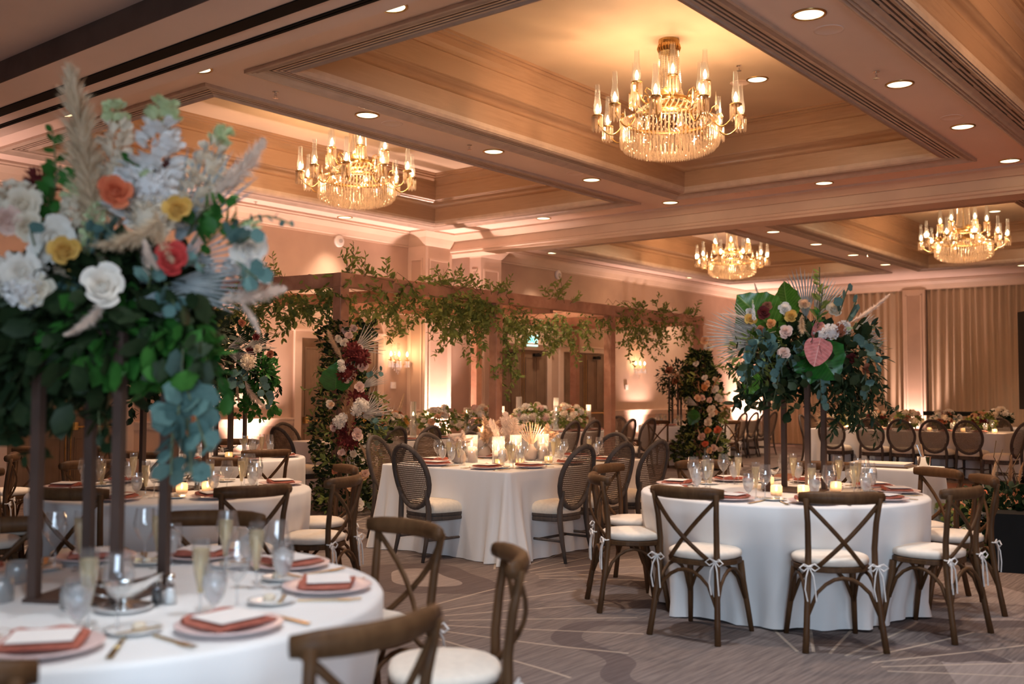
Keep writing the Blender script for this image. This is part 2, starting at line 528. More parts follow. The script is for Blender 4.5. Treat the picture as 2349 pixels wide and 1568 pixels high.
def carpet():
    m, nt, out = mat('patterned_carpet')
    b = bsdf(nt, out, (.2, .15, .13), .95, 0, .1)
    L = nt.links
    tc = nt.nodes.new('ShaderNodeTexCoord')
    def mapping(scale, rot=0, loc=(0, 0, 0)):
        mp = nt.nodes.new('ShaderNodeMapping')
        mp.inputs['Scale'].default_value = scale; mp.inputs['Rotation'].default_value = (0, 0, rot); mp.inputs['Location'].default_value = loc
        L.new(tc.outputs['Object'], mp.inputs[0]); return mp.outputs[0]
    heather = noise(nt, mapping((1.4, 26, 1), .62), 2.2, 4, .65)
    base = mix_col(nt, ramp(nt, heather, .28, .74), (.098, .078, .074), (.24, .194, .177))
    def vmath(op, a, bb=None):
        n = nt.nodes.new('ShaderNodeVectorMath'); n.operation = op
        L.new(a, n.inputs[0])
        if bb is not None:
            if isinstance(bb, tuple): n.inputs[1].default_value = bb
            else: L.new(bb, n.inputs[1])
        return n
    def mth(op, a, bb=0.0, c=None):
        n = nt.nodes.new('ShaderNodeMath'); n.operation = op
        for i, v in enumerate((a, bb) if c is None else (a, bb, c)):
            if isinstance(v, (int, float)): n.inputs[i].default_value = v
            else: L.new(v, n.inputs[i])
        return n.outputs[0]
    # big pale petal shapes with darker leaf outlines
    vo = nt.nodes.new('ShaderNodeTexVoronoi'); vo.feature = 'SMOOTH_F1'; vo.inputs['Scale'].default_value = .62; vo.inputs['Smoothness'].default_value = .15
    wob = noise(nt, mapping((1, 1, 1)), .8, 1)
    wv = nt.nodes.new('ShaderNodeVectorMath'); wv.operation = 'ADD'
    cmb = nt.nodes.new('ShaderNodeCombineXYZ'); L.new(wob, cmb.inputs[0]); L.new(wob, cmb.inputs[1])
    L.new(mapping((1.15, .8, 1), .5, (.3, .2, 0)), wv.inputs[0]); L.new(cmb.outputs[0], wv.inputs[1])
    L.new(wv.outputs[0], vo.inputs['Vector'])
    d = vo.outputs['Distance']
    inside = mth('LESS_THAN', d, .50)
    ring = mth('MULTIPLY', mth('GREATER_THAN', d, .50), mth('LESS_THAN', d, .585))
    rnd = nt.nodes.new('ShaderNodeSeparateColor'); L.new(vo.outputs['Color'], rnd.inputs[0])
    pale_on = mth('MULTIPLY', inside, mth('GREATER_THAN', rnd.outputs[0], .38))
    pale = mix_col(nt, ramp(nt, heather, .28, .74), (.185, .15, .14), (.32, .268, .248))
    c = mix_col(nt, pale_on, base, pale)
    c = mix_col(nt, mth('MULTIPLY', ring, .55), c, (.07, .052, .055))
    # fans of thin cream lines: polar stripes around a grid of centres
    def fan(tile, off, rot, nlines, r0, r1, a0, a1):
        v = mapping((1 / tile, 1 / tile, 1), rot, (off[0], off[1], 0))
        fr = vmath('FRACTION', v).outputs[0]
        ce = vmath('SUBTRACT', fr, (.5, .5, 0)).outputs[0]
        sp = nt.nodes.new('ShaderNodeSeparateXYZ'); L.new(ce, sp.inputs[0])
        ang = mth('ARCTAN2', sp.outputs[1], sp.outputs[0])
        r = mth('SQRT', mth('ADD', mth('MULTIPLY', sp.outputs[0], sp.outputs[0]), mth('MULTIPLY', sp.outputs[1], sp.outputs[1])))
        jit = noise(nt, mapping((.5, .5, .5)), 1.1, 1)
        ph = mth('FRACT', mth('ADD', mth('MULTIPLY', ang, nlines / (2 * pi)), mth('MULTIPLY', jit, .8)))
        dist = mth('MULTIPLY', mth('ABSOLUTE', mth('SUBTRACT', ph, .5)), r)
        wl = .009 / tile * nlines / (2 * pi)
        line = mth('LESS_THAN', dist, wl)
        cut = mth('MULTIPLY', mth('GREATER_THAN', r, r0 / tile), mth('LESS_THAN', r, r1 / tile))
        arc = mth('MULTIPLY', mth('GREATER_THAN', ang, a0), mth('LESS_THAN', ang, a1))
        return mth('MULTIPLY', mth('MULTIPLY', line, cut), arc)
    for args in ((3.1, (.10, .35), .3, 26, .35, 1.45, -.9, 1.1), (3.7, (.55, .1), 1.4, 22, .5, 1.7, -.3, 1.5)):
        c = mix_col(nt, mth('MULTIPLY', fan(*args), .65), c, (.47, .385, .305))
    L.new(c, b.inputs['Base Color'])
    fine = noise(nt, mapping((1, 1, 1)), 180, 2)
    bump(nt, b, fine, .3, .004)
    return m
MT['carpet'] = carpet()
MT['dancewood'] = woodmat('red_parquet', (.30, .095, .042), (.40, .15, .075), .35, (2, 9, 1))
# ---------------------------------------------------------------- room shell
ZC, ZT = 4.25, 5.10            # soffit and coffer ceiling heights
XB, YL = 26.4, 12.9            # curtain wall and left wall
X0, Y0 = -6.0, -7.5            # behind and to the right of the camera
BAYS_X = [(-4.0, 2.6), (5.44, 12.98), (16.0, 24.2)]
ROWS_Y = [(8.0, 12.2), (3.28, 7.38), (-1.45, 2.64), (-6.2, -2.1)]

fl = MB(); fl.box(((X0 + XB) / 2, (Y0 + YL) / 2, -.05), (XB - X0, YL - Y0, .1))
structure(fl.build('floor', MT['carpet']))
wl = MB(); wl.box(((X0 + XB) / 2, YL + .1, 2.6), (XB - X0, .2, 5.2)); WALL_L = structure(wl.build('wall_left', MT['wall']))
wl = MB(); wl.box((XB + .25, (Y0 + YL) / 2, 2.6), (.2, YL - Y0 + .4, 5.2)); WALL_B = structure(wl.build('wall_back', MT['wall']))
wl = MB(); wl.box(((X0 + XB) / 2, Y0 - .1, 2.6), (XB - X0, .2, 5.2)); structure(wl.build('wall_right', MT['wall']))
wl = MB(); wl.box((X0 - .1, (Y0 + YL) / 2, 2.6), (.2, YL - Y0, 5.2)); structure(wl.build('wall_front', MT['wall']))

# flat soffit with the coffer openings cut out
xs = [X0] + [v for b in BAYS_X for v in b] + [XB + .2]
ys = sorted([Y0] + [v for r in ROWS_Y for v in r] + [YL])
sf = MB()
for i in range(len(xs) - 1):
    for j in range(len(ys) - 1):
        xm, ym = (xs[i] + xs[i + 1]) / 2, (ys[j] + ys[j + 1]) / 2
        if any(a < xm < b for a, b in BAYS_X) and any(a < ym < b for a, b in ROWS_Y): continue
        sf.box((xm, ym, ZC + .03), (xs[i + 1] - xs[i], ys[j + 1] - ys[j], .06))
CEIL = structure(sf.build('ceiling', MT['soffit']))

def ring(x0, x1, y0, y1, prof):
    m = MB(); rows = []
    for ins, z in prof:
        rows.append([(x0 + ins, y0 + ins, z), (x1 - ins, y0 + ins, z), (x1 - ins, y1 - ins, z), (x0 + ins, y1 - ins, z)])
    m.quad_grid(rows, close_u=True)
    return m

PF_BAND = [(-.02, ZC + .02), (-.02, ZC - .03), (.0, ZC - .035), (.015, ZC - .02), (.03, ZC - .03), (.045, ZC - .015), (.06, ZC - .025), (.075, ZC - .01), (.09, ZC + .0), (.125, ZC + .005)]
for k in range(3):
    a = .13 + k * .042
    PF_BAND += [(a, ZC + .005), (a, ZC + .06), (a + .02, ZC + .06), (a + .02, ZC + .005)]
PF_BAND += [(.262, ZC + .005), (.272, ZC - .012), (.284, ZC + .0), (.294, ZC - .008), (.306, ZC + .006), (.316, ZC + .0), (.328, ZC + .03), (.328, ZC + .07)]
PF_TIER1 = [(.328, ZC + .07), (.335, ZC + .28)]
PF_BULL = [(.335, ZC + .28), (.32, ZC + .30), (.315, ZC + .325), (.32, ZC + .35), (.345, ZC + .37), (.37, ZC + .385), (.37, ZC + .40), (.395, ZC + .405), (.395, ZC + .425)]
PF_TIER2 = [(.395, ZC + .425), (.405, ZC + .64)]
PF_CROWN = [(.405, ZC + .64), (.39, ZC + .66), (.392, ZC + .69), (.42, ZC + .73), (.45, ZC + .76), (.45, ZC + .785), (.475, ZC + .79), (.475, ZC + .82), (.5, ZC + .82), (.5, ZT)]
def reeds(prof_z0, prof_z1, ins0, n=7):
    out = []
    for k in range(n):
        z = prof_z0 + (prof_z1 - prof_z0) * k / n
        dz = (prof_z1 - prof_z0) / n
        out += [(ins0, z), (ins0 - .006, z + dz * .3), (ins0 - .006, z + dz * .7), (ins0, z + dz)]
    return out
PF_REED1 = reeds(ZC + .085, ZC + .13, .329, 3)
PF_REED2 = reeds(ZC + .23, ZC + .28, .334, 3)
PF_REED3 = reeds(ZC + .44, ZC + .48, .396, 3)
PF_REED4 = reeds(ZC + .59, ZC + .64, .404, 3)
tn = 1
for bx in BAYS_X:
    for ry in ROWS_Y:
        x0, x1, y0, y1 = bx[0], bx[1], ry[0], ry[1]
        top = MB(); top.box(((x0 + x1) / 2, (y0 + y1) / 2, ZT + .03), (x1 - x0 - .9, y1 - y0 - .9, .06))
        root = structure(top.build('ceiling_%d' % tn, MT['cofceil'])); 
        for nm, pf, mk in (('slotted_border', PF_BAND, 'mould_light'), ('lower_panel', PF_TIER1, 'reed'), ('bullnose_moulding', PF_BULL, 'reed'),
                           ('upper_panel', PF_TIER2, 'reed'), ('crown_moulding', PF_CROWN, 'reed'), ('reeding', PF_REED1, 'mould'), ('reeding', PF_REED2, 'mould'), ('reeding', PF_REED3, 'mould'), ('reeding', PF_REED4, 'mould')):
            smooth = nm in ('bullnose_moulding',)
            o = ring(x0, x1, y0, y1, pf).build(nm, MT[mk], root, smooth)
        for k in range(3):     # dark air slots
            a = .13 + k * .042
            ring(x0, x1, y0, y1, [(a + .001, ZC + .052), (a + .019, ZC + .052)]).build('air_slot', MT['slot'], root)
        # bright air-slot blades seen at the far right coffer
        if bx[0] == 5.44 and ry[1] == 2.64:
            for k in range(16):
                bl = MB(); bl.box((x0 + .8 + k * .42, y1 - .14 - (k % 3) * .042, ZC + .03), (.22, .018, .03)); bl.build('slot_blade', MT['trim'], root)
        tn += 1

# partition beams across the room
def beam(name, x0, x1, zb, steps, track):
    m = MB()
    prof = [(x0 - .16, ZC), (x0 - .16, ZC - .03), (x0 - .12, ZC - .05), (x0 - .06, ZC - .10), (x0 - .04, ZC - .12), (x0, ZC - .12), (x0, zb + .10), (x0 - .035, zb + .085), (x0 - .035, zb + .05), (x0 - .012, zb + .035), (x0 - .012, zb),
            (x1 + .012, zb), (x1 + .012, zb + .035), (x1, zb + .1), (x1, ZC - .12), (x1 + .06, ZC - .10), (x1 + .16, ZC - .03), (x1 + .16, ZC)]
    if not steps:
        prof = [(x0, ZC), (x0, zb), (x1, zb), (x1, ZC)]
    m.quad_grid([[(x, Y0, z) for x, z in prof], [(x, YL, z) for x, z in prof]])
    b = structure(m.build(name, MT['trim'] if steps else MT['soffit']))
    if not steps:
        f = MB(); f.box((x0 - .004, (Y0 + YL) / 2, (ZC + zb) / 2), (.008, YL - Y0, ZC - zb)); f.build('fascia', MT['panelbrown'], b)
    for a, wd in track:
        t = MB(); t.box((a, (Y0 + YL) / 2, zb - .004), (wd, YL - Y0 - (.6 if wd > .1 else 0), .012)); t.build('track_groove', MT['slot'], b)
    return b
beam('trim_1', 13.72, 14.12, 3.90, True, [])
beam('trim_2', 3.98, 4.86, 4.06, False, [(4.40, .13), (4.66, .03), (4.62, .02)])
for yy, n in ((7.7, 0),):
    pass

# crown mouldings, chair rails, skirting
def crown_y(y, x0, x1, d, name):
    s = 1 if d > 0 else -1
    pr = [(0, ZC - .26), (.02, ZC - .26), (.02, ZC - .235), (.045, ZC - .22), (.055, ZC - .20), (.10, ZC - .13), (.17, ZC - .075), (.215, ZC - .06), (.215, ZC - .045), (.25, ZC - .03), (.25, ZC)]
    m = MB(); m.quad_grid([[(x0, y - s * a, z) for a, z in pr], [(x1, y - s * a, z) for a, z in pr]])
    return structure(m.build(name, MT['trim']))
def crown_x(x, y0, y1, name):
    pr = [(0, ZC - .26), (.02, ZC - .26), (.02, ZC - .235), (.045, ZC - .22), (.055, ZC - .20), (.10, ZC - .13), (.17, ZC - .075), (.215, ZC - .06), (.215, ZC - .045), (.25, ZC - .03), (.25, ZC)]
    m = MB(); m.quad_grid([[(x - a, y0, z) for a, z in pr], [(x - a, y1, z) for a, z in pr]])
    return structure(m.build(name, MT['trim']))
crown_y(YL, X0, XB, 1, 'trim_3')
crown_x(XB - .05, Y0, YL, 'trim_4')
DOORS = [(5.98, 7.56), (10.62, 12.3), (15.55, 17.2), (17.78, 19.42)]
gaps = [X0] + [v for d in DOORS for v in (d[0] - .14, d[1] + .14)] + [XB]
k = 5
for i in range(0, len(gaps), 2):
    a, b = gaps[i], gaps[i + 1]
    if b - a < .3: continue
    m = MB(); m.box(((a + b) / 2, YL - .018, .935), (b - a, .036, .07)); m.box(((a + b) / 2, YL - .03, .978), (b - a, .06, .022)); m.box(((a + b) / 2, YL - .012, .885), (b - a, .024, .03))
    structure(m.build('trim_%d' % k, MT['trim'])); k += 1
    m = MB(); m.box(((a + b) / 2, YL - .012, .09), (b - a, .024, .18)); structure(m.build('baseboard_left' if i == 0 else 'baseboard_left_%d' % i, MT['trim']))

def frame_panel(mb, x0, x1, z0, z1, y, t=.03, d=.02):
    for c, s in ((((x0 + x1) / 2, z0 + t / 2), (x1 - x0, t)), (((x0 + x1) / 2, z1 - t / 2), (x1 - x0, t)), ((x0 + t / 2, (z0 + z1) / 2), (t, z1 - z0 - 2 * t)), ((x1 - t / 2, (z0 + z1) / 2), (t, z1 - z0 - 2 * t))):
        mb.box((c[0], y, c[1]), (s[0], d, s[1]))

# doors on the left wall
for di, (a, b) in enumerate(DOORS):
    H = 2.27
    root = MB()
    root.box((a - .07, YL - .02, H / 2), (.14, .05, H)); root.box((b + .07, YL - .02, H / 2), (.14, .05, H)); root.box(((a + b) / 2, YL - .02, H + .06), (b - a + .28, .06, .12)); root.box(((a + b) / 2, YL - .035, H + .125), (b - a + .34, .09, .03))
    dr = structure(root.build('door_%d' % (di + 1), MT['trim']))
    mid = (a + b) / 2
    for s, (l, r) in enumerate(((a, mid - .006), (mid + .006, b))):
        lf = MB(); lf.box(((l + r) / 2, YL - .012, H / 2), (r - l, .03, H - .01))
        leaf = lf.build('door_leaf', MT['door'], dr)
        pn = MB()
        for z0, z1 in ((.16, .80), (1.02, 2.12)):
            w3 = (r - l - .22) / 2
            for q in range(2):
                xa = l + .08 + q * (w3 + .06)
                pn.box((xa + w3 / 2, YL - .029, (z0 + z1) / 2), (w3 - .05, .012, z1 - z0 - .05)); frame_panel(pn, xa, xa + w3, z0, z1, YL - .03, .02, .016)
        pn.build('raised_panel', MT['door'], leaf)
        hb = MB(); hb.tube([(l + .07, YL - .10, .94), (r - .07, YL - .10, .94)], .014, 6); hb.box((l + .07, YL - .06, .95), (.05, .08, .10)); hb.box((r - .07, YL - .06, .95), (.05, .08, .10))
        hb.build('panic_bar', MT['brass'], leaf)
        ed = MB(); ed.box((r - .03 if s == 0 else l + .03, YL - .032, H / 2), (.012, .012, H - .1)); ed.build('edge_strip', MT['brass'], leaf)
        if di >= 2:
            cl = MB(); cl.box(((l + r) / 2, YL - .07, H - .10), (.22, .06, .06)); cl.bar(((l + r) / 2, YL - .09, H - .07), ((l + r) / 2 + .2, YL - .05, H - .03), .02, .01); cl.build('door_closer', MT['black'], leaf)

# pilasters on the left wall and the curtain wall
def pilaster(name, x0, x1, y0, y1, faces, zt=ZC - .25):
    m = MB(); m.box(((x0 + x1) / 2, (y0 + y1) / 2, zt / 2), (x1 - x0, y1 - y0, zt))
    o = structure(m.build(name, MT['trim']))
    for ax in faces:
        p = MB(); f = MB()
        for z0, z1 in ((.25, .86), (1.06, zt - .22)):
            t = .035
            if ax == 'front-y':
                frame_panel(f, x0 + .08, x1 - .08, z0, z1, y0 - .008, t, .02)
                p.box(((x0 + x1) / 2, y0 - .002, (z0 + z1) / 2), (x1 - x0 - .22, .006, z1 - z0 - .06))
            else:
                yc0, yc1 = y0 + .07, y1 - .07
                for c, s in (((z0 + t / 2), t), ((z1 - t / 2), t)): f.box((x0 - .008, (yc0 + yc1) / 2, c), (.02, yc1 - yc0, s))
                for c in (yc0 + t / 2, yc1 - t / 2): f.box((x0 - .008, c, (z0 + z1) / 2), (.02, t, z1 - z0 - 2 * t))
                p.box((x0 - .002, (yc0 + yc1) / 2, (z0 + z1) / 2), (.006, yc1 - yc0 - .06, z1 - z0 - .06))
        f.build('panel_frame', MT['trim'], o); p.build('panel', MT['wall'], o)
    # crown wrapped round the head
    pr = [(0, zt), (.02, zt + .02), (.05, zt + .06), (.10, zt + .14), (.17, zt + .19), (.22, zt + .22), (.22, zt + .25)]
    c = MB(); c.quad_grid([[(x0 - a, y1, z), (x0 - a, y0 - a, z), (x1 + a, y0 - a, z), (x1 + a, y1, z)] for a, z in pr])
    c.build('capital', MT['trim'], o)
    return o
pilaster('column_1', 13.05, 13.74, 12.46, YL, ('front-y', 'side'))
pilaster('column_2', 14.74, 15.36, 12.62, YL, ('front-y', 'side'), ZC - .27)
pilaster('column_3', 2.6, 3.3, 12.46, YL, ('front-y', 'side'))
def pilaster_b(name, y0, y1, x0):
    zt = ZC - .25
    m = MB(); m.box(((x0 + XB + .15) / 2, (y0 + y1) / 2, zt / 2), (XB + .15 - x0, y1 - y0, zt))
    o = structure(m.build(name, MT['trim']))
    f = MB(); t = .04
    z0, z1 = .3, zt - .12
    for c in (z0, z1): f.box((x0 - .008, (y0 + y1) / 2, c), (.02, y1 - y0 - .14, t))
    for c in (y0 + .09, y1 - .09): f.box((x0 - .008, c, (z0 + z1) / 2), (.02, t, z1 - z0))
    f.build('panel_frame', MT['trim'], o)
    p = MB(); p.box((x0 - .002, (y0 + y1) / 2, (z0 + z1) / 2), (.006, y1 - y0 - .22, z1 - z0)); p.build('panel', MT['wall'], o)
pilaster_b('column_4', 7.88, 8.42, XB - .12)
pilaster_b('column_5', 12.25, YL - .03, XB - .12)
pilaster_b('column_6', 2.4, 2.95, XB - .12)

# pleated drapes along the back wall
def drape(y0, y1, label):
    n = int((y1 - y0) / .028)
    rows = []
    for z in (.02, 1.0, 2.2, 3.3, 4.0):
        row = []
        for i in range(n + 1):
            y = y0 + (y1 - y0) * i / n
            amp = .035 * (1 - .25 * sin(z)) 
            x = XB - .0 + amp * sin(i * 2 * pi / 6.3 + .7 * sin(i * .37)) + .015 * sin(i * .9 + z)
            row.append((x, y, z))
        rows.append(row)
    m = MB(); m.quad_grid(rows)
    o = m.build('drape', MT['curtain'], None, True)
    tag(o, label, 'curtain', 'ivory drapes on the back wall')
drape(8.45, 12.22, 'ivory pleated drape between the corner pilaster and the lit column')
drape(2.98, 7.85, 'ivory pleated drape on the right of the lit column')
drape(-4.0, 2.35, 'ivory pleated drape beyond the black speaker at the edge')

# recessed downlights --------------------------------------------------------
LIGHTS = [(5.14, 10.05, 'half-hidden downlight behind the pampas plume by the dark partition track'), (5.14, 7.68, 'half-hidden downlight above the corner where two coffers meet'),
          (5.16, 5.30, 'half-hidden downlight at the top edge by the partition track'),
          (7.10, 7.62, 'downlight on the rib above the smaller near chandelier'), (9.12, 7.62, 'second downlight along the rib between the two near coffers'),
          (11.16, 7.62, 'third downlight along the rib between the two near coffers'), (13.24, 7.62, 'downlight where the rib between coffers meets the beam'),
          (11.16, 12.48, 'downlight over the pergola near the left wall crown'), (13.2, 9.96, 'downlight before the beam near the pink lit column'),
          (13.25, 5.26, 'downlight before the beam under the large coffer'), (7.20, 2.96, 'downlight at the top of the right rib, nearest and largest'),
          (9.37, 3.0, 'second downlight down the right rib'), (11.3, 2.97, 'third downlight down the right rib'), (13.33, 2.97, 'fourth downlight where the right rib meets the beam'),
          (16.68, 12.34, 'downlight just beyond the beam above the pergola'), (22.4, 12.32, 'downlight in the far corner beneath the middle chandelier'),
          (16.8, 7.60, 'first downlight on the far rib, beside the middle chandelier'), (18.72, 7.60, 'second downlight on the far rib'), (20.66, 7.60, 'third downlight on the far rib'),
          (22.66, 7.62, 'last downlight on the far rib, above the dried palm fan'), (24.6, 5.26, 'far downlight at the right edge under the drapes')]
CLIGHTS = [(11.0, 5.16, 'downlight inside the large coffer right of its chandelier'), (22.1, 5.22, 'downlight inside the far right coffer')]
dl_ring = MB(); dl_ring.lathe([(.128, .0), (.128, -.008), (.112, -.012), (.105, 0.0)], 28, cap=False)
dl_ring_me = dl_ring.mesh('trim_ring', MT['brass'], True)
dl_lens = MB(); dl_lens.lathe([(.106, -.004), (.05, -.004), (.001, -.004)], 28, cap=False)
dl_lens_me = dl_lens.mesh('lens', MT['lamp'])
def downlight(x, y, z, label, power):
    t = thing('downlight', label, 'ceiling light', (x, y, z), 0, 'recessed downlights')
    put('trim_ring', dl_ring_me, t); put('lens', dl_lens_me, t)
    if power: spot('down_spot', (x, y, z - .02), (x, y, 0), power, DOWN, 84, .9, .09)
for x, y, lb in LIGHTS: downlight(x, y, ZC, lb, DOWN_W)
for x, y, lb in CLIGHTS: downlight(x, y, ZT, lb, DOWN_W)
downlight(-.6, 11.3, ZC, 'unlit-side downlight at the top left corner of the dark bay', 0)
# unseen downlights near the camera, and spots added in the right bays for bounce
for x, y, pw in ((2.6, 1.9, 240), (.9, 1.6, 120), (5.1, 2.97, 120), (5.0, .9, 90), (7.0, .7, 40), (11.2, .7, 60), (13.3, .7, 80)):
    spot('down_spot', (x, y, ZC - .02), (x, y, 0), pw, (.90, .94, 1.0), 78, .8, .07)

# sprinklers and speaker grilles in the soffit
sp = MB(); sp.lathe([(.03, 0), (.03, -.008), (.012, -.012), (.01, -.04), (.0, -.042)], 10); sp.bar((-.015, 0, -.03), (-.015, 0, -.06), .004, .004, (1, 0, 0)); sp.bar((.015, 0, -.03), (.015, 0, -.06), .004, .004, (1, 0, 0)); sp.lathe([(.0, -.058), (.028, -.06), (.028, -.063), (0, -.064)], 10)
sp_me = sp.mesh('sprinkler', MT['steel'])
for x, y, z, lb in ((6.0, 7.7, ZC, 'small sprinkler head on the rib near the coffer corners'), (7.9, 3.95 + .1, ZT, 'small sprinkler head in the large coffer above its chandelier'), (10.4, 5.2 - .1, ZT, 'small sprinkler head right of the large chandelier'),
                    (8.7, 7.63, ZC, 'small sprinkler head on the rib beside the second downlight'), (11.0, 6.4, ZT, 'small sprinkler head under the large chandelier side'), (8.87, 3.04, ZC, 'sprinkler head with smudge between right rib downlights'),
                    (20.6, 7.3, ZC, 'small sprinkler head on the far rib'), (9.4, 12.5, ZC, 'small sprinkler head above the left wall crown')):
    tag(put('sprinkler', sp_me, None, (x, y, z)), lb, 'sprinkler', 'ceiling sprinklers')

# flush round ceiling speakers
cs = MB(); cs.lathe([(.115, 0), (.115, -.004), (.105, -.006), (.100, -.003), (.0, -.003)], 24, cap=False)
cs_me = cs.mesh('ceiling_speaker', MT['soffit'], True)
for px, py, z, lb in ((899, 283, ZC, 'flush round ceiling speaker on the rib after its first downlight'), (1320, 398, ZC, 'flush round ceiling speaker on the rib before its third downlight'), (1901, 68, ZC, 'flush round ceiling speaker below the largest right rib downlight'),
                      (2183, 269, ZC, 'flush round ceiling speaker before the third right rib downlight'), (1697, 190, ZT, 'flush round ceiling speaker inside the large coffer'), (1702, 443, ZC, 'flush round ceiling speaker before the beam under the large coffer')):
    p = on(px, py, z); tag(put('ceiling_speaker', cs_me, None, (p.x, p.y, z)), lb, 'speaker', 'flush ceiling speakers')

# uplights standing at the walls ---------------------------------------------
ul = MB(); ul.lathe([(.09, 0), (.10, .02), (.10, .13), (.085, .15)], 14)
ul_me = ul.mesh('housing', MT['black'], True)
ull = MB(); ull.lathe([(.083, .151), (.001, .151)], 14, cap=False)
ull_me = ull.mesh('lens', emit('uplight_lens', (1, .70, .62), 7))
for x, y, lb, pw, ax in ((13.4, 12.14, 'round floor uplight at the foot of the pink lit column', 1.5, (0, .06)), (20.8, 12.62, 'round floor uplight below the wall sconce by the last pergola post', .8, (0, .12)),
                         (9.55, 12.60, 'round floor uplight on the left wall behind the farther-left table', 1.1, (0, .06)), (26.0, 12.55, 'round floor uplight in the far corner', 1.7, (.05, .06)),
                         (26.05, 8.15, 'round floor uplight at the foot of the back column between drapes', .6, (.12, 0)), (4.2, 12.45, 'round floor uplight at the wall beyond the left edge', .8, (0, .06))):
    t = thing('uplight', lb, 'uplight', (x, y, 0), 0, 'floor uplights')
    put('housing', ul_me, t); put('lens', ull_me, t)
    spot('up_spot', (x, y, .17), (x + ax[0] * 3, y + ax[1] * 3, 4.2), UP_W * pw, PINK, 84, 1.0, .06)

# unseen pink spots added along the right-hand wall to brighten the ceiling
for x in (4.0, 9.5, 13.9, 20.0): spot('up_spot', (x, -7.0, .17), (x, -7.1, 4.2), UP_W * .6, PINK, 110, 1.0, .06)
# wall fittings ----------------------------------------------------------------
for x, z, lb in ((11.4, 3.92, 'round white alarm speaker high on the wall above the first pergola post'), (17.6, 3.92, 'round white alarm speaker high on the wall above the third pergola bay')):
    t = thing('wall_speaker', lb, 'speaker', (x, YL, z), 0, 'wall alarm speakers')
    m = MB(); m.lathe([(.10, .0), (.10, .03), (.085, .045), (.03, .05), (0, .05)], 20); o = m.build('grille', MT['card'], t, True); o.rotation_euler = (pi / 2, 0, 0)
    m = MB(); m.lathe([(.035, .051), (.03, .075), (0, .08)], 12); o = m.build('strobe', MT['glass'], t, True); o.rotation_euler = (pi / 2, 0, 0)
for x, z, lb in ((12.7, 1.52, 'white wall thermostat below the crystal sconce'), (20.33, 1.52, 'white wall thermostat right of the third pergola post')):
    m = MB(); m.box((0, -.012, 0), (.115, .024, .115)); m.box((.015, -.028, 0), (.02, .012, .02))
    tag(m.build('thermostat', MT['card'], None, False, (x, YL, z)), lb, 'thermostat', 'wall thermostats')
# exit sign
t = thing('exit_sign', 'green lit EXIT sign above the doors seen through the vines', 'sign', (16.65, YL - .04, 2.47))
m = MB(); m.box((0, 0, 0), (.36, .05, .24)); m.build('case', emit('exit_panel', (.55, .95, .80), .9), t)
fc = bpy.data.curves.new('letters', 'FONT'); fc.body = 'EXIT'; fc.size = .15; fc.align_x = 'CENTER'; fc.align_y = 'CENTER'; fc.extrude = .004
fo = bpy.data.objects.new('text', fc); COL.objects.link(fo); bpy.context.view_layer.update()
fme = bpy.data.meshes.new_from_object(fo.evaluated_get(bpy.context.evaluated_depsgraph_get())); bpy.data.objects.remove(fo)
fme.materials.clear(); fme.materials.append(emit('exit_green', (.0, .42, .26), 1.0)); put('letters', fme, t, (0, -.03, 0), (pi / 2, 0, 0))
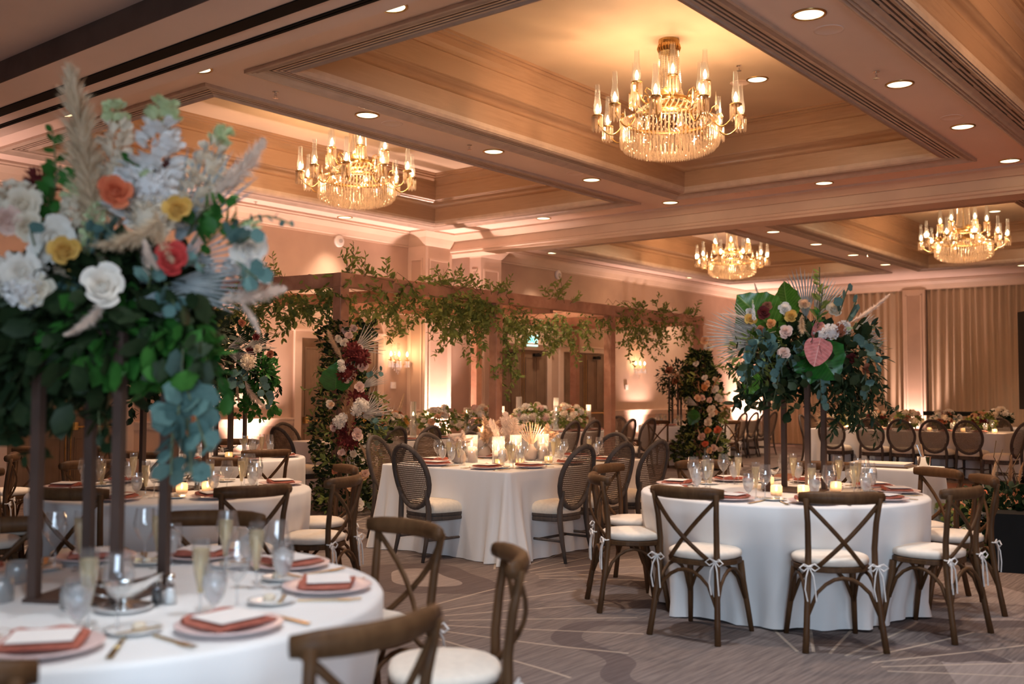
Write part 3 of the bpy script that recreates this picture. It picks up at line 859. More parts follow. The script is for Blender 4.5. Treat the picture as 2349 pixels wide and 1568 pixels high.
# ---------------------------------------------------------------- chandeliers
def chandelier_proto():
    t = thing('chandelier', '-', 'chandelier', (0, 0, 0), 0, 'crystal chandeliers')
    ch = []
    def part(o, subs=()):
        ch.append((o, list(subs))); return o
    m = MB(); m.lathe([(.108, 0), (.112, -.02), (.105, -.05), (.112, -.08), (.10, -.13)], 24)
    for k in range(24):
        a = 2 * pi * k / 24; m.tube([(.106 * cos(a), .106 * sin(a), -.05), (.118 * cos(a), .118 * sin(a), -.09), (.104 * cos(a), .104 * sin(a), -.125)], .008, 4)
    part(m.build('canopy', MT['brass'], t))
    m = MB(); m.tube([(0, 0, -.1), (0, 0, -1.2)], .008, 6); part(m.build('stem', MT['brass'], t))
    # beaded strands, one object each
    sm = MB()
    for i in range(26):
        f = i / 25; r = .100 + .03 * f ** 1.5 + .035 * max(0, f - .8) * 4; z = -.12 - .49 * f
        s = .011
        b = len(sm.v); sm.v += [(r, 0, z + s), (r + s, 0, z), (r, s, z), (r - s, 0, z), (r, -s, z), (r, 0, z - s)]
        sm.f += [(b, b + 1, b + 2), (b, b + 2, b + 3), (b, b + 3, b + 4), (b, b + 4, b + 1), (b + 5, b + 2, b + 1), (b + 5, b + 3, b + 2), (b + 5, b + 4, b + 3), (b + 5, b + 1, b + 4)]
    sme = sm.mesh('bead_strand', MT['crystal'])
    for k in range(20): part(put('bead_strand', sme, t, None, (0, 0, 2 * pi * k / 20)))
    # brass rings
    for nm, r, z, h in (('upper_ring', .195, -.62, .05), ('lower_ring', .455, -.84, .05)):
        m = MB(); m.lathe([(r, z), (r + .008, z - h * .2), (r + .004, z - h * .5), (r + .008, z - h * .8), (r, z - h), (r - .012, z - h), (r - .012, z), (r, z)], 36, cap=False)
        part(m.build(nm, MT['brass'], t, True))
    # shells standing on the rings
    sh = MB(); rows = []
    for i in range(4):
        f = i / 3; row = []
        for j in range(9):
            a = pi * (j / 8); rr = .075 * f
            row.append(((.012 if j % 2 else 0) * f + .02 * f * f, rr * cos(a) * 1.05, rr * sin(a) * .95 - .005))
        rows.append(row)
    sh.quad_grid(rows)
    shm = sh.mesh('shell', MT['brass'], True)
    for k in range(6):
        a = 2 * pi * k / 6; part(put('shell', shm, t, (.462 * cos(a), .462 * sin(a), -.84), (0, 0, a)))
    for k in range(4):
        a = 2 * pi * k / 4 + .3; part(put('shell', shm, t, (.20 * cos(a), .20 * sin(a), -.62), (0, 0, a)))
    # upper crystal bowl: rows of beads from the upper ring down to the lower ring
    def bead(m, x, y, z, s, sz):
        b = len(m.v); m.v += [(x, y, z + sz), (x + s, y, z), (x, y + s, z), (x - s, y, z), (x, y - s, z), (x, y, z - sz)]
        m.f += [(b, b + 1, b + 2), (b, b + 2, b + 3), (b, b + 3, b + 4), (b, b + 4, b + 1), (b + 5, b + 2, b + 1), (b + 5, b + 3, b + 2), (b + 5, b + 4, b + 3), (b + 5, b + 1, b + 4)]
    m = MB()
    for i in range(10):
        f = i / 9; r = .19 + .20 * sin(f * pi / 2); z = -.66 - .20 * f; n = int(26 + 26 * f)
        for k in range(n):
            a = 2 * pi * (k + .5 * (i % 2)) / n; bead(m, r * cos(a), r * sin(a), z, .011, .015)
    part(stuff(m.build('crystal_bowl', MT['crystal'], t)))
    # prism skirts: rows of hanging rods stepping inward to the bottom
    def rods(name, specs):
        m = MB()
        for r, z0, z1, n in specs:
            for k in range(n):
                a = 2 * pi * k / n; x, y = r * cos(a), r * sin(a); s = .0105
                b = len(m.v)
                for zz, q in ((z0, .5), (z0 - .01, 1), (z1 + .02, 1)): m.v += [(x + s * q * cos(a + u), y + s * q * sin(a + u), zz) for u in (0, 2.09, 4.19)]
                m.v.append((x, y, z1))
                for lv in (0, 3):
                    for u in range(3): m.f.append((b + lv + u, b + lv + (u + 1) % 3, b + lv + 3 + (u + 1) % 3, b + lv + 3 + u))
                for u in range(3): m.f.append((b + 6 + u, b + 6 + (u + 1) % 3, b + 9))
        return part(stuff(m.build(name, MT['crystal'], t)))
    rods('prism_skirt', [(.50, -.86, -1.03, 76), (.505, -1.0, -1.13, 76)])
    rods('prism_basket', [(.47, -1.06, -1.17, 66), (.42, -1.09, -1.195, 58), (.37, -1.11, -1.21, 50), (.31, -1.12, -1.225, 42), (.24, -1.13, -1.235, 32), (.17, -1.14, -1.24, 22), (.10, -1.15, -1.245, 13), (.04, -1.15, -1.25, 5)])
    m = MB()
    for k in range(90):
        a = 2 * pi * k / 90; bead(m, .505 * cos(a), .505 * sin(a), -.865, .012, .012); bead(m, .507 * cos(a + .03), .507 * sin(a + .03), -.885, .010, .012)
    part(stuff(m.build('bead_band', MT['crystal'], t)))
    # arms with a bobeche, prisms, a flame bulb and a tall glass chimney each
    def arm_mesh(r0, z0, r1, z1, dip):
        pts = []
        for i in range(13):
            f = i / 12
            pts.append((r0 + (r1 - r0) * f, 0, z0 + (z1 - z0) * f - dip * sin(pi * f ** .9)))
        m = MB(); m.tube(pts, .009, 6)
        m.tube([(r0, 0, z0), (r0 + .03, 0, z0 + .07), (r0 + .08, 0, z0 + .09), (r0 + .10, 0, z0 + .05), (r0 + .08, 0, z0 + .03)], .006, 5)
        m.lathe([(.012, z1 - .02), (.02, z1), (.01, z1 + .02), (.012, z1 + .10)], 8, (r1, 0, 0))
        return m.mesh('arm', MT['brass'], True)
    bo = MB(); bo.lathe([(.012, .0), (.045, .012), (.062, .026), (.058, .034), (.03, .024), (.012, .03)], 14)
    bo_me = bo.mesh('bobeche', MT['brass'], True)
    pr = MB()
    for k in range(9):
        a = 2 * pi * k / 9; x, y = .05 * cos(a), .05 * sin(a); s = .012
        b = len(pr.v)
        for zz, q in ((.02, .2), (.0, 1), (-.13, 1)): pr.v += [(x + s * q * cos(a + u), y + s * q * sin(a + u), zz) for u in (0, 1.57, 3.14, 4.71)]
        pr.v.append((x, y, -.16))
        for lv in (0, 4):
            for u in range(4): pr.f.append((b + lv + u, b + lv + (u + 1) % 4, b + lv + 4 + (u + 1) % 4, b + lv + 4 + u))
        for u in range(4): pr.f.append((b + 8 + u, b + 8 + (u + 1) % 4, b + 12))
    pr_me = pr.mesh('prism_drops', MT['crystal'])
    gl = MB(); gl.lathe([(.026, .0), (.041, .04), (.042, .09), (.030, .17), (.024, .30), (.026, .32)], 14, cap=False)
    gl_me = gl.mesh('glass_chimney', MT['glass'], True)
    bu = MB(); bu.lathe([(.006, 0), (.018, .025), (.020, .045), (.012, .075), (.002, .10)], 10)
    bu_me = bu.mesh('flame_bulb', MT['bulb'], True)
    sp = MB(); sp.lathe([(.008, 0), (.014, .03), (.004, .06), (.012, .075), (.001, .20)], 8)
    sp_me = sp.mesh('crystal_spike', MT['crystal'], True)
    lo = arm_mesh(.46, -.86, .745, -.88, .13); hi = arm_mesh(.20, -.63, .40, -.58, .10)
    def arms(n, me, r, z, ph):
        for k in range(n):
            a = 2 * pi * k / n + ph
            o = put('arm', me, t, None, (0, 0, a)); subs = []
            subs.append(put('bobeche', bo_me, o, (r, 0, z + .03))); subs.append(put('prism_drops', pr_me, o, (r, 0, z + .045)))
            subs.append(put('flame_bulb', bu_me, o, (r, 0, z + .085))); subs.append(put('glass_chimney', gl_me, o, (r, 0, z + .07)))
            if n > 6: subs.append(put('crystal_spike', sp_me, o, (.53, 0, -.83)))
            part(o, subs)
    arms(10, lo, .745, -.86, .15); arms(6, hi, .40, -.56, .42)
    return proto(t, ch)
CH = Maker(chandelier_proto())
CHAND = [(9.19, 5.30, 'large crystal chandelier hanging in the biggest near ceiling coffer', .2), (9.19, 10.05, 'crystal chandelier half hidden behind the rib, above the pergola', .5),
         (20.1, 10.05, 'smaller-looking middle crystal chandelier beyond the ceiling beam', .0), (20.1, 5.30, 'far crystal chandelier at the right, above the drapes', .35)]
for x, y, lb, a in CHAND:
    CH((x, y, ZT), a, lb)
    pw = CHAND_W
    for k in range(4):
        an = a + k * pi / 2 + .4
        point('chandelier_glow', (x + .62 * cos(an), y + .62 * sin(an), ZT - .72), pw, WARM, .04)
    point('chandelier_core', (x, y, ZT - .93), pw * .5, WARM, .08)
# point lights assumed for unseen chandeliers in the next bay to the right
for x, y, pw in ((9.19, .6, 3.0), (20.1, .6, 2.5)): point('chandelier_glow', (x, y, ZT - .8), CHAND_W * pw, WARM, .3)

# ---------------------------------------------------------------- chairs
def crossback_proto():
    t = thing('crossback_chair', '-', 'chair', (0, 0, 0), 0, 'wooden crossback chairs'); ch = []
    W = MT['cross']
    m = MB(); rows = []
    def outline(s, z):
        pts = []
        for k in range(20):
            a = 2 * pi * k / 20
            ex = 2.6
            cx_ = abs(cos(a)) ** (2 / ex) * (1 if cos(a) >= 0 else -1); sy_ = abs(sin(a)) ** (2 / ex) * (1 if sin(a) >= 0 else -1)
            wd = .215 - .03 * (sy_ < 0) * abs(sy_)
            pts.append((cx_ * wd * s, sy_ * .195 * s - .01, z))
        return pts
    m.quad_grid([outline(.94, .418), outline(1, .424), outline(1, .446), outline(.95, .452)], close_u=True); m.fan(outline(.95, .452), (0, -.01, .452)); m.fan(outline(.94, .418), (0, -.01, .418), True)
    ch.append((m.build('seat', W, t), []))
    m = MB(); m.quad_grid([outline(.90, .452), outline(.985, .460), outline(1.0, .475), outline(.985, .490), outline(.90, .500), outline(.5, .506)], close_u=True); m.fan(outline(.5, .506), (0, -.01, .507))
    ch.append((m.build('cushion', MT['white'], t, True), []))
    for s in (-1, 1):
        m = MB(); m.tube([(s * .222, -.270, 0), (s * .210, -.250, .12), (s * .195, -.222, .30), (s * .186, -.206, .44), (s * .184, -.205, .56), (s * .190, -.220, .70), (s * .205, -.245, .84)], [.019, .018, .018, .019, .018, .017, .016], 8)
        ch.append((m.build('leg', W, t, True), []))
        m = MB(); m.tube([(s * .205, .195, 0), (s * .192, .172, .14), (s * .177, .142, .30), (s * .168, .128, .42)], [.015, .017, .019, .021], 8)
        ch.append((m.build('leg', W, t, True), []))
    m = MB(); pts = []
    for i in range(9):
        u = i / 8 * 2 - 1; pts.append((u * .235, -.252 + .045 * u * u - .02 * (1 - u * u) * 1.2, .842))
    m.tube(pts, [.020, .026, .027, .027, .027, .027, .027, .026, .020], 8, flat=1.35, up=(0, 0, 1))
    ch.append((m.build('top_rail', W, t, True), []))
    for s in (-1, 1):
        m = MB(); pts = []
        for i in range(9):
            f = i / 8
            pts.append((s * (.215 - .345 * f), -.232 - .045 * sin(pi * f) + (.012 * s) * sin(pi * f) + .045 * f ** 2, .825 - .375 * f))
        m.tube(pts, .0135, 6, flat=.65, up=(0, 1, 0))
        ch.append((m.build('cross_bar', W, t, True), []))
    def brace(a, b):
        pts = []
        for i in range(9):
            f = i / 8; h = .20 + .20 * (sin(pi * f)) ** .55
            pts.append((a[0] + (b[0] - a[0]) * f, a[1] + (b[1] - a[1]) * f, h))
        m = MB(); m.tube(pts, .011, 6); ch.append((m.build('arched_brace', W, t, True), []))
    brace((-.195, -.235), (.195, -.235)); brace((-.182, .150), (.182, .150)); brace((-.198, -.23), (-.187, .150)); brace((.198, -.23), (.187, .150))
    for s in (-1, 1):
        m = MB(); x, y, z = s * .19, -.226, .462
        for q in (-1, 1):
            m.tube([(x, y, z), (x + q * .03, y - .02, z + .016), (x + q * .055, y - .022, z - .004), (x + q * .03, y - .02, z - .022), (x, y - .008, z)], .0045, 4)
            m.tube([(x, y - .01, z), (x + q * .02, y - .026, z - .05), (x + q * .028, y - .03, z - .12), (x + q * .024 + .01, y - .03, z - .185)], .0045, 4)
        m.tube([(x + .022 * cos(a), y + .022 * sin(a) + .005, z + .002) for a in [k * pi / 4 for k in range(9)]], .004, 4)
        ch.append((m.build('cushion_tie', MT['cotton'], t), []))
    return proto(t, ch)
XC = Maker(crossback_proto())

def oval_proto():
    t = thing('oval_back_chair', '-', 'chair', (0, 0, 0), 0, 'oval cane-back chairs'); ch = []
    W = MT['louis']
    def seat_out(s, z, dy=0):
        pts = []
        for k in range(24):
            a = 2 * pi * k / 24; ex = 3.2
            cx_ = abs(cos(a)) ** (2 / ex) * (1 if cos(a) >= 0 else -1); sy_ = abs(sin(a)) ** (2 / ex) * (1 if sin(a) >= 0 else -1)
            wd = .245 - .035 * (1 - sy_) / 2
            pts.append((cx_ * wd * s, sy_ * .235 * s + dy, z))
        return pts
    m = MB(); m.quad_grid([seat_out(.96, .335), seat_out(1, .342), seat_out(1, .36), seat_out(.98, .365), seat_out(.98, .375), seat_out(1, .38), seat_out(1, .40)], close_u=True); m.fan(seat_out(.96, .335), (0, 0, .335), True); m.fan(seat_out(1, .40), (0, 0, .40))
    ch.append((m.build('seat_frame', W, t), []))
    m = MB(); m.quad_grid([seat_out(.985, .40), seat_out(1.01, .415), seat_out(1.0, .44), seat_out(.94, .468), seat_out(.80, .488), seat_out(.5, .498)], close_u=True); m.fan(seat_out(.5, .498), (0, 0, .50))
    ch.append((m.build('cushion', MT['cream'], t, True), []))
    # oval back, leaning backwards
    cz, hw, hh = .705, .225, .265
    def bp(u, v): return (u, -.235 - .13 * (v - .45) / .5 - .05 * (1 - (u / .26) ** 2) * 0 + .04 * (u / .24) ** 2, v)
    pts = [bp(hw * sin(2 * pi * k / 28), cz + hh * cos(2 * pi * k / 28)) for k in range(29)]
    m = MB(); m.tube(pts, .023, 8, cap=False); 
    ch.append((m.build('back_frame', W, t, True), []))
    m = MB(); n1, n2 = 26, 30
    for i in range(1, n1):
        u = -hw + 2 * hw * i / n1; e = hh * sqrt(max(0, 1 - (u / hw) ** 2)) * .96
        if e < .03: continue
        ps = [bp(u, cz - e + 2 * e * k / 4) for k in range(5)]
        wv = .0042
        m.quad_grid([[(p[0] - wv, p[1], p[2]) for p in ps], [(p[0] + wv, p[1], p[2]) for p in ps]])
    for i in range(1, n2):
        v = cz - hh + 2 * hh * i / n2; e = hw * sqrt(max(0, 1 - ((v - cz) / hh) ** 2)) * .96
        if e < .03: continue
        ps = [bp(-e + 2 * e * k / 4, v) for k in range(5)]
        wv = .0042
        m.quad_grid([[(p[0], p[1] + .002, p[2] - wv) for p in ps], [(p[0], p[1] + .002, p[2] + wv) for p in ps]])
    ch.append((stuff(m.build('cane_webbing', MT['cane'], t)), []))
    for s in (-1, 1):
        m = MB(); m.tube([(s * .20, -.30, 0), (s * .195, -.262, .16), (s * .192, -.235, .34), (s * .190, -.232, .44), (s * .178, -.243, .53), (s * .185, -.262, .60)], [.014, .019, .024, .024, .020, .017], 8)
        ch.append((m.build('leg', W, t, True), []))
        m = MB(); m.lathe([(.012, 0), (.017, .012), (.013, .03), (.016, .05), (.023, .27), (.017, .285), (.027, .30), (.027, .31), (.024, .32), (.028, .325), (.028, .40)], 10, (s * .205, .195, 0))
        ch.append((m.build('leg', W, t, True), []))
        m = MB(); m.tube([(s * .197, -.26, .18), (s * .20, 0, .18), (s * .204, .19, .18)], .011, 6); ch.append((m.build('stretcher', W, t, True), []))
    m = MB(); m.tube([(-.2, -.02, .18), (0, -.02, .18), (.2, -.02, .18)], .011, 6); ch.append((m.build('stretcher', W, t, True), []))
    return proto(t, ch)
OC = Maker(oval_proto())

DENTS = {}
def crossback(cx_, cy_, ang_deg, r, label, group, turn=0.0):
    """A chair drawn up to a round table: its rail is r metres from the centre, it faces the centre."""
    a = radians(ang_deg); rr = r - .16
    XC((cx_ + rr * cos(a), cy_ + rr * sin(a), 0), a + pi / 2 + radians(turn), label, group, 1.01)
    DENTS.setdefault((cx_, cy_), []).append(a)

def oval(x, y, face_deg, label, group):
    """x, y is the top of the oval back; the chair faces face_deg."""
    a = radians(face_deg)
    OC((x + .33 * cos(a), y + .33 * sin(a), 0), a - pi / 2, label, group)

C1, C2, C3, C4, C9 = (1.82, 3.22), (6.66, 2.97), (4.02, 6.2), (6.25, 8.75), (18.05, 10.1)
g = 'crossback chairs at the coral-rose table'
for a, r, lb in ((268, 1.38, 'crossback chair at the bottom edge, its blurred rail in front of the nearest tablecloth'), (316, 1.39, 'blurred crossback chair seen edge-on beside the carpet, nearest on its side'),
                 (355, 1.35, 'blurred crossback chair right of the wine glass, with its X seen through'), (38.5, 1.27, 'crossback chair whose wide rail shows behind the nearest flower poles'),
                 (225, 1.34, 'dark crossback chair cut off at the bottom left corner'), (82, 1.30, 'crossback chair tucked at the back of the nearest table behind poles')):
    crossback(*C1, a, r - .09, lb, g)
g = 'crossback chairs at the anthurium table'
for a, r, lb in ((180, 1.26, 'crossback chair left of the front one at the right round table'), (218.6, 1.24, 'front crossback chair with full X back before the right white tablecloth'),
                 (134.7, 1.20, 'light brown crossback chair side-on at the left of the right round table'), (97, 1.26, 'crossback chair behind the side-on one, rail against the oval chairs'),
                 (259, 1.21, 'crossback chair at the right front of the right round table'), (301, 1.26, 'crossback chair nearest the dark ground flowers with a tied cushion'),
                 (328, 1.28, 'dark crossback chair beside the small white side table'), (8, 1.2, 'crossback chair at the back of the anthurium table behind the poles'),
                 (53, 1.2, 'crossback chair at the back left of the anthurium table behind goblets')):
    crossback(*C2, a, r, lb, g)
g = 'crossback chairs at the middle left table'
for a, r, lb in ((210, 1.17, 'dark crossback chair seen between the nearest flower poles'), (257, 1.24, 'dark crossback chair before the right half of the middle left tablecloth'),
                 (292, 1.22, 'crossback chair side-on left of the flower column, nearer of the two'), (335, 1.15, 'crossback chair side-on left of the flower column, farther of the two'),
                 (40, 1.2, 'crossback chair at the back right of the middle left table'), (84, 1.3, 'dark crossback chair at the back of the middle left table'), (128, 1.25, 'crossback chair at the back left of the middle table'), (160, 1.28, 'crossback chair at the far left of the middle table')):
    crossback(*C3, a, r, lb, g)
g = 'crossback chairs at the uplit table'
for a, r, lb in ((255, 1.0, 'crossback chair in front of the farther-left white tablecloth'), (199, 1.15, 'crossback chair at the left of the farther-left table'),
                 (135, 1.1, 'crossback chair with brown rail by the dark door, behind the farther-left table'), (48, 1.05, 'crossback chair behind the farther-left table by the wall')):
    crossback(*C4, a, r, lb, g)
g = 'crossback chairs by the far flower column'
for a, r, lb in ((187, 1.2, 'small far crossback chair left of the second flower column'), (255, 1.2, 'small far crossback chair right of the second flower column'), (118, 1.2, 'far crossback chair behind the table beside the second flower column')):
    crossback(*C9, a, r, lb, g)
for x, y, f, lb in ((4.2, 8.9, 150, 'dark crossback chair at the left edge with a tied cushion'), (4.75, 9.7, 190, 'farther dark crossback chair at the left edge')):
    a = radians(f); XC((x + .25 * cos(a), y + .25 * sin(a), 0), a - pi / 2, lb, 'crossback chairs at the left edge')

g = 'oval chairs at the pampas table'
for x, y, f, lb in ((6.22, 6.15, -8, 'large oval cane-back chair at the near end of the pampas table'), (7.12, 7.45, -75, 'oval cane-back chair behind the near-end one by the flower column'), (7.9, 7.48, -95, 'oval cane-back chair facing us across the pampas table'), (8.6, 7.48, -90, 'oval cane-back chair hidden behind the pampas grass'),
                    (7.16, 4.98, 90, 'oval cane-back chair at the right side of the pampas table, nearest'), (7.76, 4.96, 90, 'second oval cane-back chair on the right side of the pampas table'), (8.35, 4.95, 88, 'third oval cane-back chair on the right side of the pampas table'), (9.38, 6.1, 180, 'oval cane-back chair at the far end of the pampas table')):
    oval(x, y, f, lb, g)
g = 'oval chairs at the long pergola table'
for x, y, f, lb in ((9.05, 9.12, 92, 'oval cane-back chair beside the first flower column at the long table'), (9.6, 9.05, 90, 'second oval chair along the long table from the first flower column'), (10.4, 8.95, 90, 'third oval chair at the long table, left of the second post'),
                    (12.62, 8.95, 92, 'oval chair left of the third pergola post at the long table'), (13.2, 8.97, 90, 'oval chair touching the left of the third pergola post'), (14.2, 8.92, 95, 'oval chair just right of the third pergola post'), (14.8, 8.92, 90, 'last oval chair on the near side of the long table'), (15.4, 9.95, 180, 'oval chair at the far end of the long pergola table'),
                    (8.0, 10.1, -5, 'dark oval chair at the near end of the long pergola table'), (9.0, 11.25, -92, 'oval cane chair facing us by the brown door'), (11.3, 11.35, -90, 'oval chair facing us behind the long table candles')):
    oval(x, y, f, lb, g)
g = 'oval chairs at the far right table'
for x, y, f, lb in ((17.5, 6.88, 2, 'first oval chair from the left in the far right row'), (17.5, 6.2, 0, 'second oval chair in the far right row'), (17.5, 5.68, 1, 'third oval chair in the far right row'), (17.5, 5.15, 0, 'fourth oval chair in the far right row'), (17.5, 4.62, -2, 'fifth oval chair in the far right row'),
                    (17.0, 3.68, 80, 'dark oval chair cut off by the right edge'), (19.5, 4.6, 180, 'oval chair facing us at the far side of the right table'), (19.3, 8.15, -88, 'oval chair side-on at the left end of the far right table'), (19.85, 8.2, -90, 'second oval chair side-on at the left end of the far right table'), (19.6, 7.2, 185, 'oval chair facing us behind the centerpiece poles')):
    oval(x, y, f, lb, g)
g = 'oval chairs near the back drapes'
for x, lb in ((20.1, 'first far oval chair right of the second flower column'), (20.65, 'second far oval chair right of the second flower column'), (21.15, 'third far oval chair right of the second flower column'), (21.6, 'fourth far oval chair before the back drapes')):
    oval(x, 9.8, 90, lb, g)

# ---------------------------------------------------------------- table linen
TZ = .757
def round_cloth(c, R, label, nf=26, seed=1):
    rnd = random.Random(seed); n = 144
    ph = [rnd.uniform(0, 6.28) for _ in range(6)]
    def fold(a): return .5 * sin(nf * a + ph[0] + 1.3 * sin(3 * a + ph[1])) + .3 * sin(nf * .62 * a + ph[2]) * 1 + .25 * sin(7 * a + ph[3])
    m = MB(); rows = []
    for rr, z in ((R * .5, TZ), (R * .97, TZ), (R * .992, TZ - .004), (R + .002, TZ - .018)):
        rows.append([(c[0] + rr * cos(2 * pi * k / n), c[1] + rr * sin(2 * pi * k / n), z) for k in range(n)])
    for i in range(1, 9):
        f = i / 8; z = TZ - .018 - (TZ - .022) * f
        row = []
        for k in range(n):
            a = 2 * pi * k / n
            rr = R + .004 - .030 * f + (.004 + .040 * f ** 1.2) * fold(a)
            for da in DENTS.get(c, ()):
                q = (a - da + pi) % (2 * pi) - pi
                rr -= .13 * math.exp(-(q / .30) ** 4) * max(0, f - .2) / .8
            if f == 1: rr += .012 + .016 * abs(fold(a * 1.7))
            row.append((c[0] + rr * cos(a), c[1] + rr * sin(a), z + (.006 * (1 + sin(11 * a)) if f == 1 else 0)))
        rows.append(row)
    m.quad_grid(rows, close_u=True); m.fan(rows[0], (c[0], c[1], TZ), True)
    m.f = [q[::-1] for q in m.f]
    o = m.build('tablecloth', MT['cloth'], None, True)
    tag(o, label, 'tablecloth', 'white round tablecloths')
    t = MB(); t.lathe([(R - .03, TZ - .035), (R - .02, TZ - .03), (R - .02, TZ - .012), (R - .03, TZ - .008)], 40)
    tb = thing('round_table', 'table under the ' + label.replace('floor-length white cloth over the ', 'cloth of the '), 'table', (c[0], c[1], 0), 0, 'round banquet tables')
    t.build('tabletop', MT['dancewood'], tb)
    for q in range(4):
        a = q * pi / 2 + .7; b = MB(); b.tube([(R * .55 * cos(a), R * .55 * sin(a), .0), (R * .5 * cos(a), R * .5 * sin(a), TZ - .03)], .016, 6); b.build('leg', MT['black'], tb)

def rect_cloth(x0, x1, y0, y1, label, seed=1, name='tablecloth', matl=None, z=TZ, zlow=.004, rc=.05, corner=.12):
    rnd = random.Random(seed)
    # perimeter points with outward normals
    P = []; step = .035
    def side(a, b, nrm, cflag):
        L = (Vector(b) - Vector(a)).length; n = max(2, int(L / step))
        for i in range(n): P.append((Vector(a).lerp(Vector(b), i / n), Vector(nrm), min(i, n - i) * L / n))
    side((x0 + rc, y0), (x1 - rc, y0), (0, -1), 1)
    for i in range(6):
        a = -pi / 2 + i / 6 * pi / 2; P.append((Vector((x1 - rc + rc * cos(a), y0 + rc + rc * sin(a))), Vector((cos(a), sin(a))), 0))
    side((x1, y0 + rc), (x1, y1 - rc), (1, 0), 1)
    for i in range(6):
        a = i / 6 * pi / 2; P.append((Vector((x1 - rc + rc * cos(a), y1 - rc + rc * sin(a))), Vector((cos(a), sin(a))), 0))
    side((x1 - rc, y1), (x0 + rc, y1), (0, 1), 1)
    for i in range(6):
        a = pi / 2 + i / 6 * pi / 2; P.append((Vector((x0 + rc + rc * cos(a), y1 - rc + rc * sin(a))), Vector((cos(a), sin(a))), 0))
    side((x0, y1 - rc), (x0, y0 + rc), (-1, 0), 1)
    for i in range(6):
        a = pi + i / 6 * pi / 2; P.append((Vector((x0 + rc + rc * cos(a), y0 + rc + rc * sin(a))), Vector((cos(a), sin(a))), 0))
    m = MB(); rows = []
    cx_, cy_ = (x0 + x1) / 2, (y0 + y1) / 2
    p0 = rnd.uniform(0, 6)
    rows.append([(p.x + (cx_ - p.x) * .02, p.y + (cy_ - p.y) * .02, z) for p, nn, d in P])
    for dz, off in ((0, -.004), (-.006, 0), (-.018, .002)):
        rows.append([(p.x + nn.x * off, p.y + nn.y * off, z + dz) for p, nn, d in P])
    H = z - .018 - zlow
    for i in range(1, 9):
        f = i / 8; row = []
        for j, (p, nn, d) in enumerate(P):
            w_ = math.exp(-(d / .22) ** 2)
            s = j * step
            off = .004 + f * (.015 + .016 * sin(s * 15 + p0 + 1.5 * sin(s * 4)) + .010 * sin(s * 33 + p0)) + w_ * corner * f ** 1.3 * (.75 + .45 * sin(s * 42 + p0))
            row.append((p.x + nn.x * off, p.y + nn.y * off, z - .018 - H * f))
        rows.append(row)
    m.quad_grid(rows, close_u=True); m.fan(rows[0], (cx_, cy_, z), True)
    m.f = [q[::-1] for q in m.f]
    o = m.build(name, matl or MT['cloth'], None, True)
    return tag(o, label, 'tablecloth', 'white rectangular tablecloths')
round_cloth(C1, .935, 'floor-length white cloth over the nearest round table, bottom left', 26, 1)
round_cloth(C2, .955, 'floor-length white cloth over the right round table with anthurium flowers', 24, 5)
round_cloth(C3, .925, 'floor-length white cloth over the middle left round table', 24, 3)
round_cloth(C4, .80, 'floor-length white cloth over the farther-left round table by the wall', 22, 4)
round_cloth(C9, .90, 'floor-length white cloth over the small far table beside the second flower column', 22, 8)
rect_cloth(6.62, 8.85, 5.36, 6.88, 'white cloth falling in a corner fold over the pampas table', 2)
rect_cloth(8.75, 14.9, 9.6, 10.8, 'white cloth over the long table under the pergola', 3)
rect_cloth(18.1, 19.4, 4.2, 7.55, 'white cloth over the far right table behind the row of oval chairs', 4)
rect_cloth(19.9, 22.2, 10.4, 11.5, 'white cloth over the table in the far corner', 6)
rect_cloth(20.6, 21.8, 3.2, 5.6, 'white cloth over the farthest table before the drapes at the right', 7)
rect_cloth(9.15, 9.85, 2.78, 3.55, 'white cloth over the small side table behind the right round table', 9, corner=.08)
# ---------------------------------------------------------------- tableware
def simple(name, cat, group, parts):
    """A tableware prototype: one mesh, or an Empty with parts."""
    if len(parts) == 1:
        o = put(name, parts[0][1]); tag(o, '-', cat, group); return Maker(proto(o, []))
    t = thing(name, '-', cat, (0, 0, 0), 0, group)
    return Maker(proto(t, [(put(n, me, t), []) for n, me in parts]))

m = MB(); m.lathe([(.0, .004), (.09, .004), (.115, .010), (.150, .017), (.153, .020), (.150, .022), (.112, .015), (.09, .009), (0, .009)], 36)
CHARGER = simple('charger_plate', 'plate', 'blush charger plates', [('charger_plate', m.mesh('charger_plate', MT['plate'], True))])
m = MB(); m.lathe([(.0, .003), (.05, .003), (.075, .010), (.078, .013), (.072, .012), (.05, .007), (0, .007)], 28); me1 = m.mesh('plate', MT['china'], True)
m = MB(); m.lathe([(.0, .0), (.018, .0), (.021, .008), (.014, .016), (0, .018)], 12, (.02, .01, .008)); me2 = m.mesh('butter', MT['f_cream'], True)
m = MB(); m.bar((-.07, -.03, .014), (.06, -.035, .014), .012, .003); me3 = m.mesh('butter_knife', MT['gold'])
BREAD = simple('bread_plate', 'plate', 'bread plates', [('plate', me1), ('butter', me2), ('butter_knife', me3)])
# napkin: a folded square with a rolled lip, card lying on it
m = MB()
rows = []
for j in range(9):
    v = -.085 + .17 * j / 8; row = []
    for i in range(9):
        u = -.10 + .20 * i / 8
        row.append((u, v, .033 + .004 * sin(5 * u / .1) * (j / 8) + (.010 if j == 8 else 0) - (.008 if i in (0, 8) else 0)))
    rows.append(row)
m.quad_grid(rows)
rows2 = [[(p[0], p[1], .021) for p in r] for r in rows]
b = m.quad_grid([r for r in rows2]); 
edge = lambda R: [R[0][i] for i in range(9)] + [R[j][8] for j in range(1, 9)] + [R[8][i] for i in range(7, -1, -1)] + [R[j][0] for j in range(7, 0, -1)]
m.quad_grid([edge(rows2), [(p[0] * 1.02, p[1] * 1.03, .027) for p in edge(rows2)], edge(rows)], close_u=True)
NAPKIN = simple('napkin', 'napkin', 'rust napkins', [('napkin', m.mesh('napkin', MT['rust'], True))])
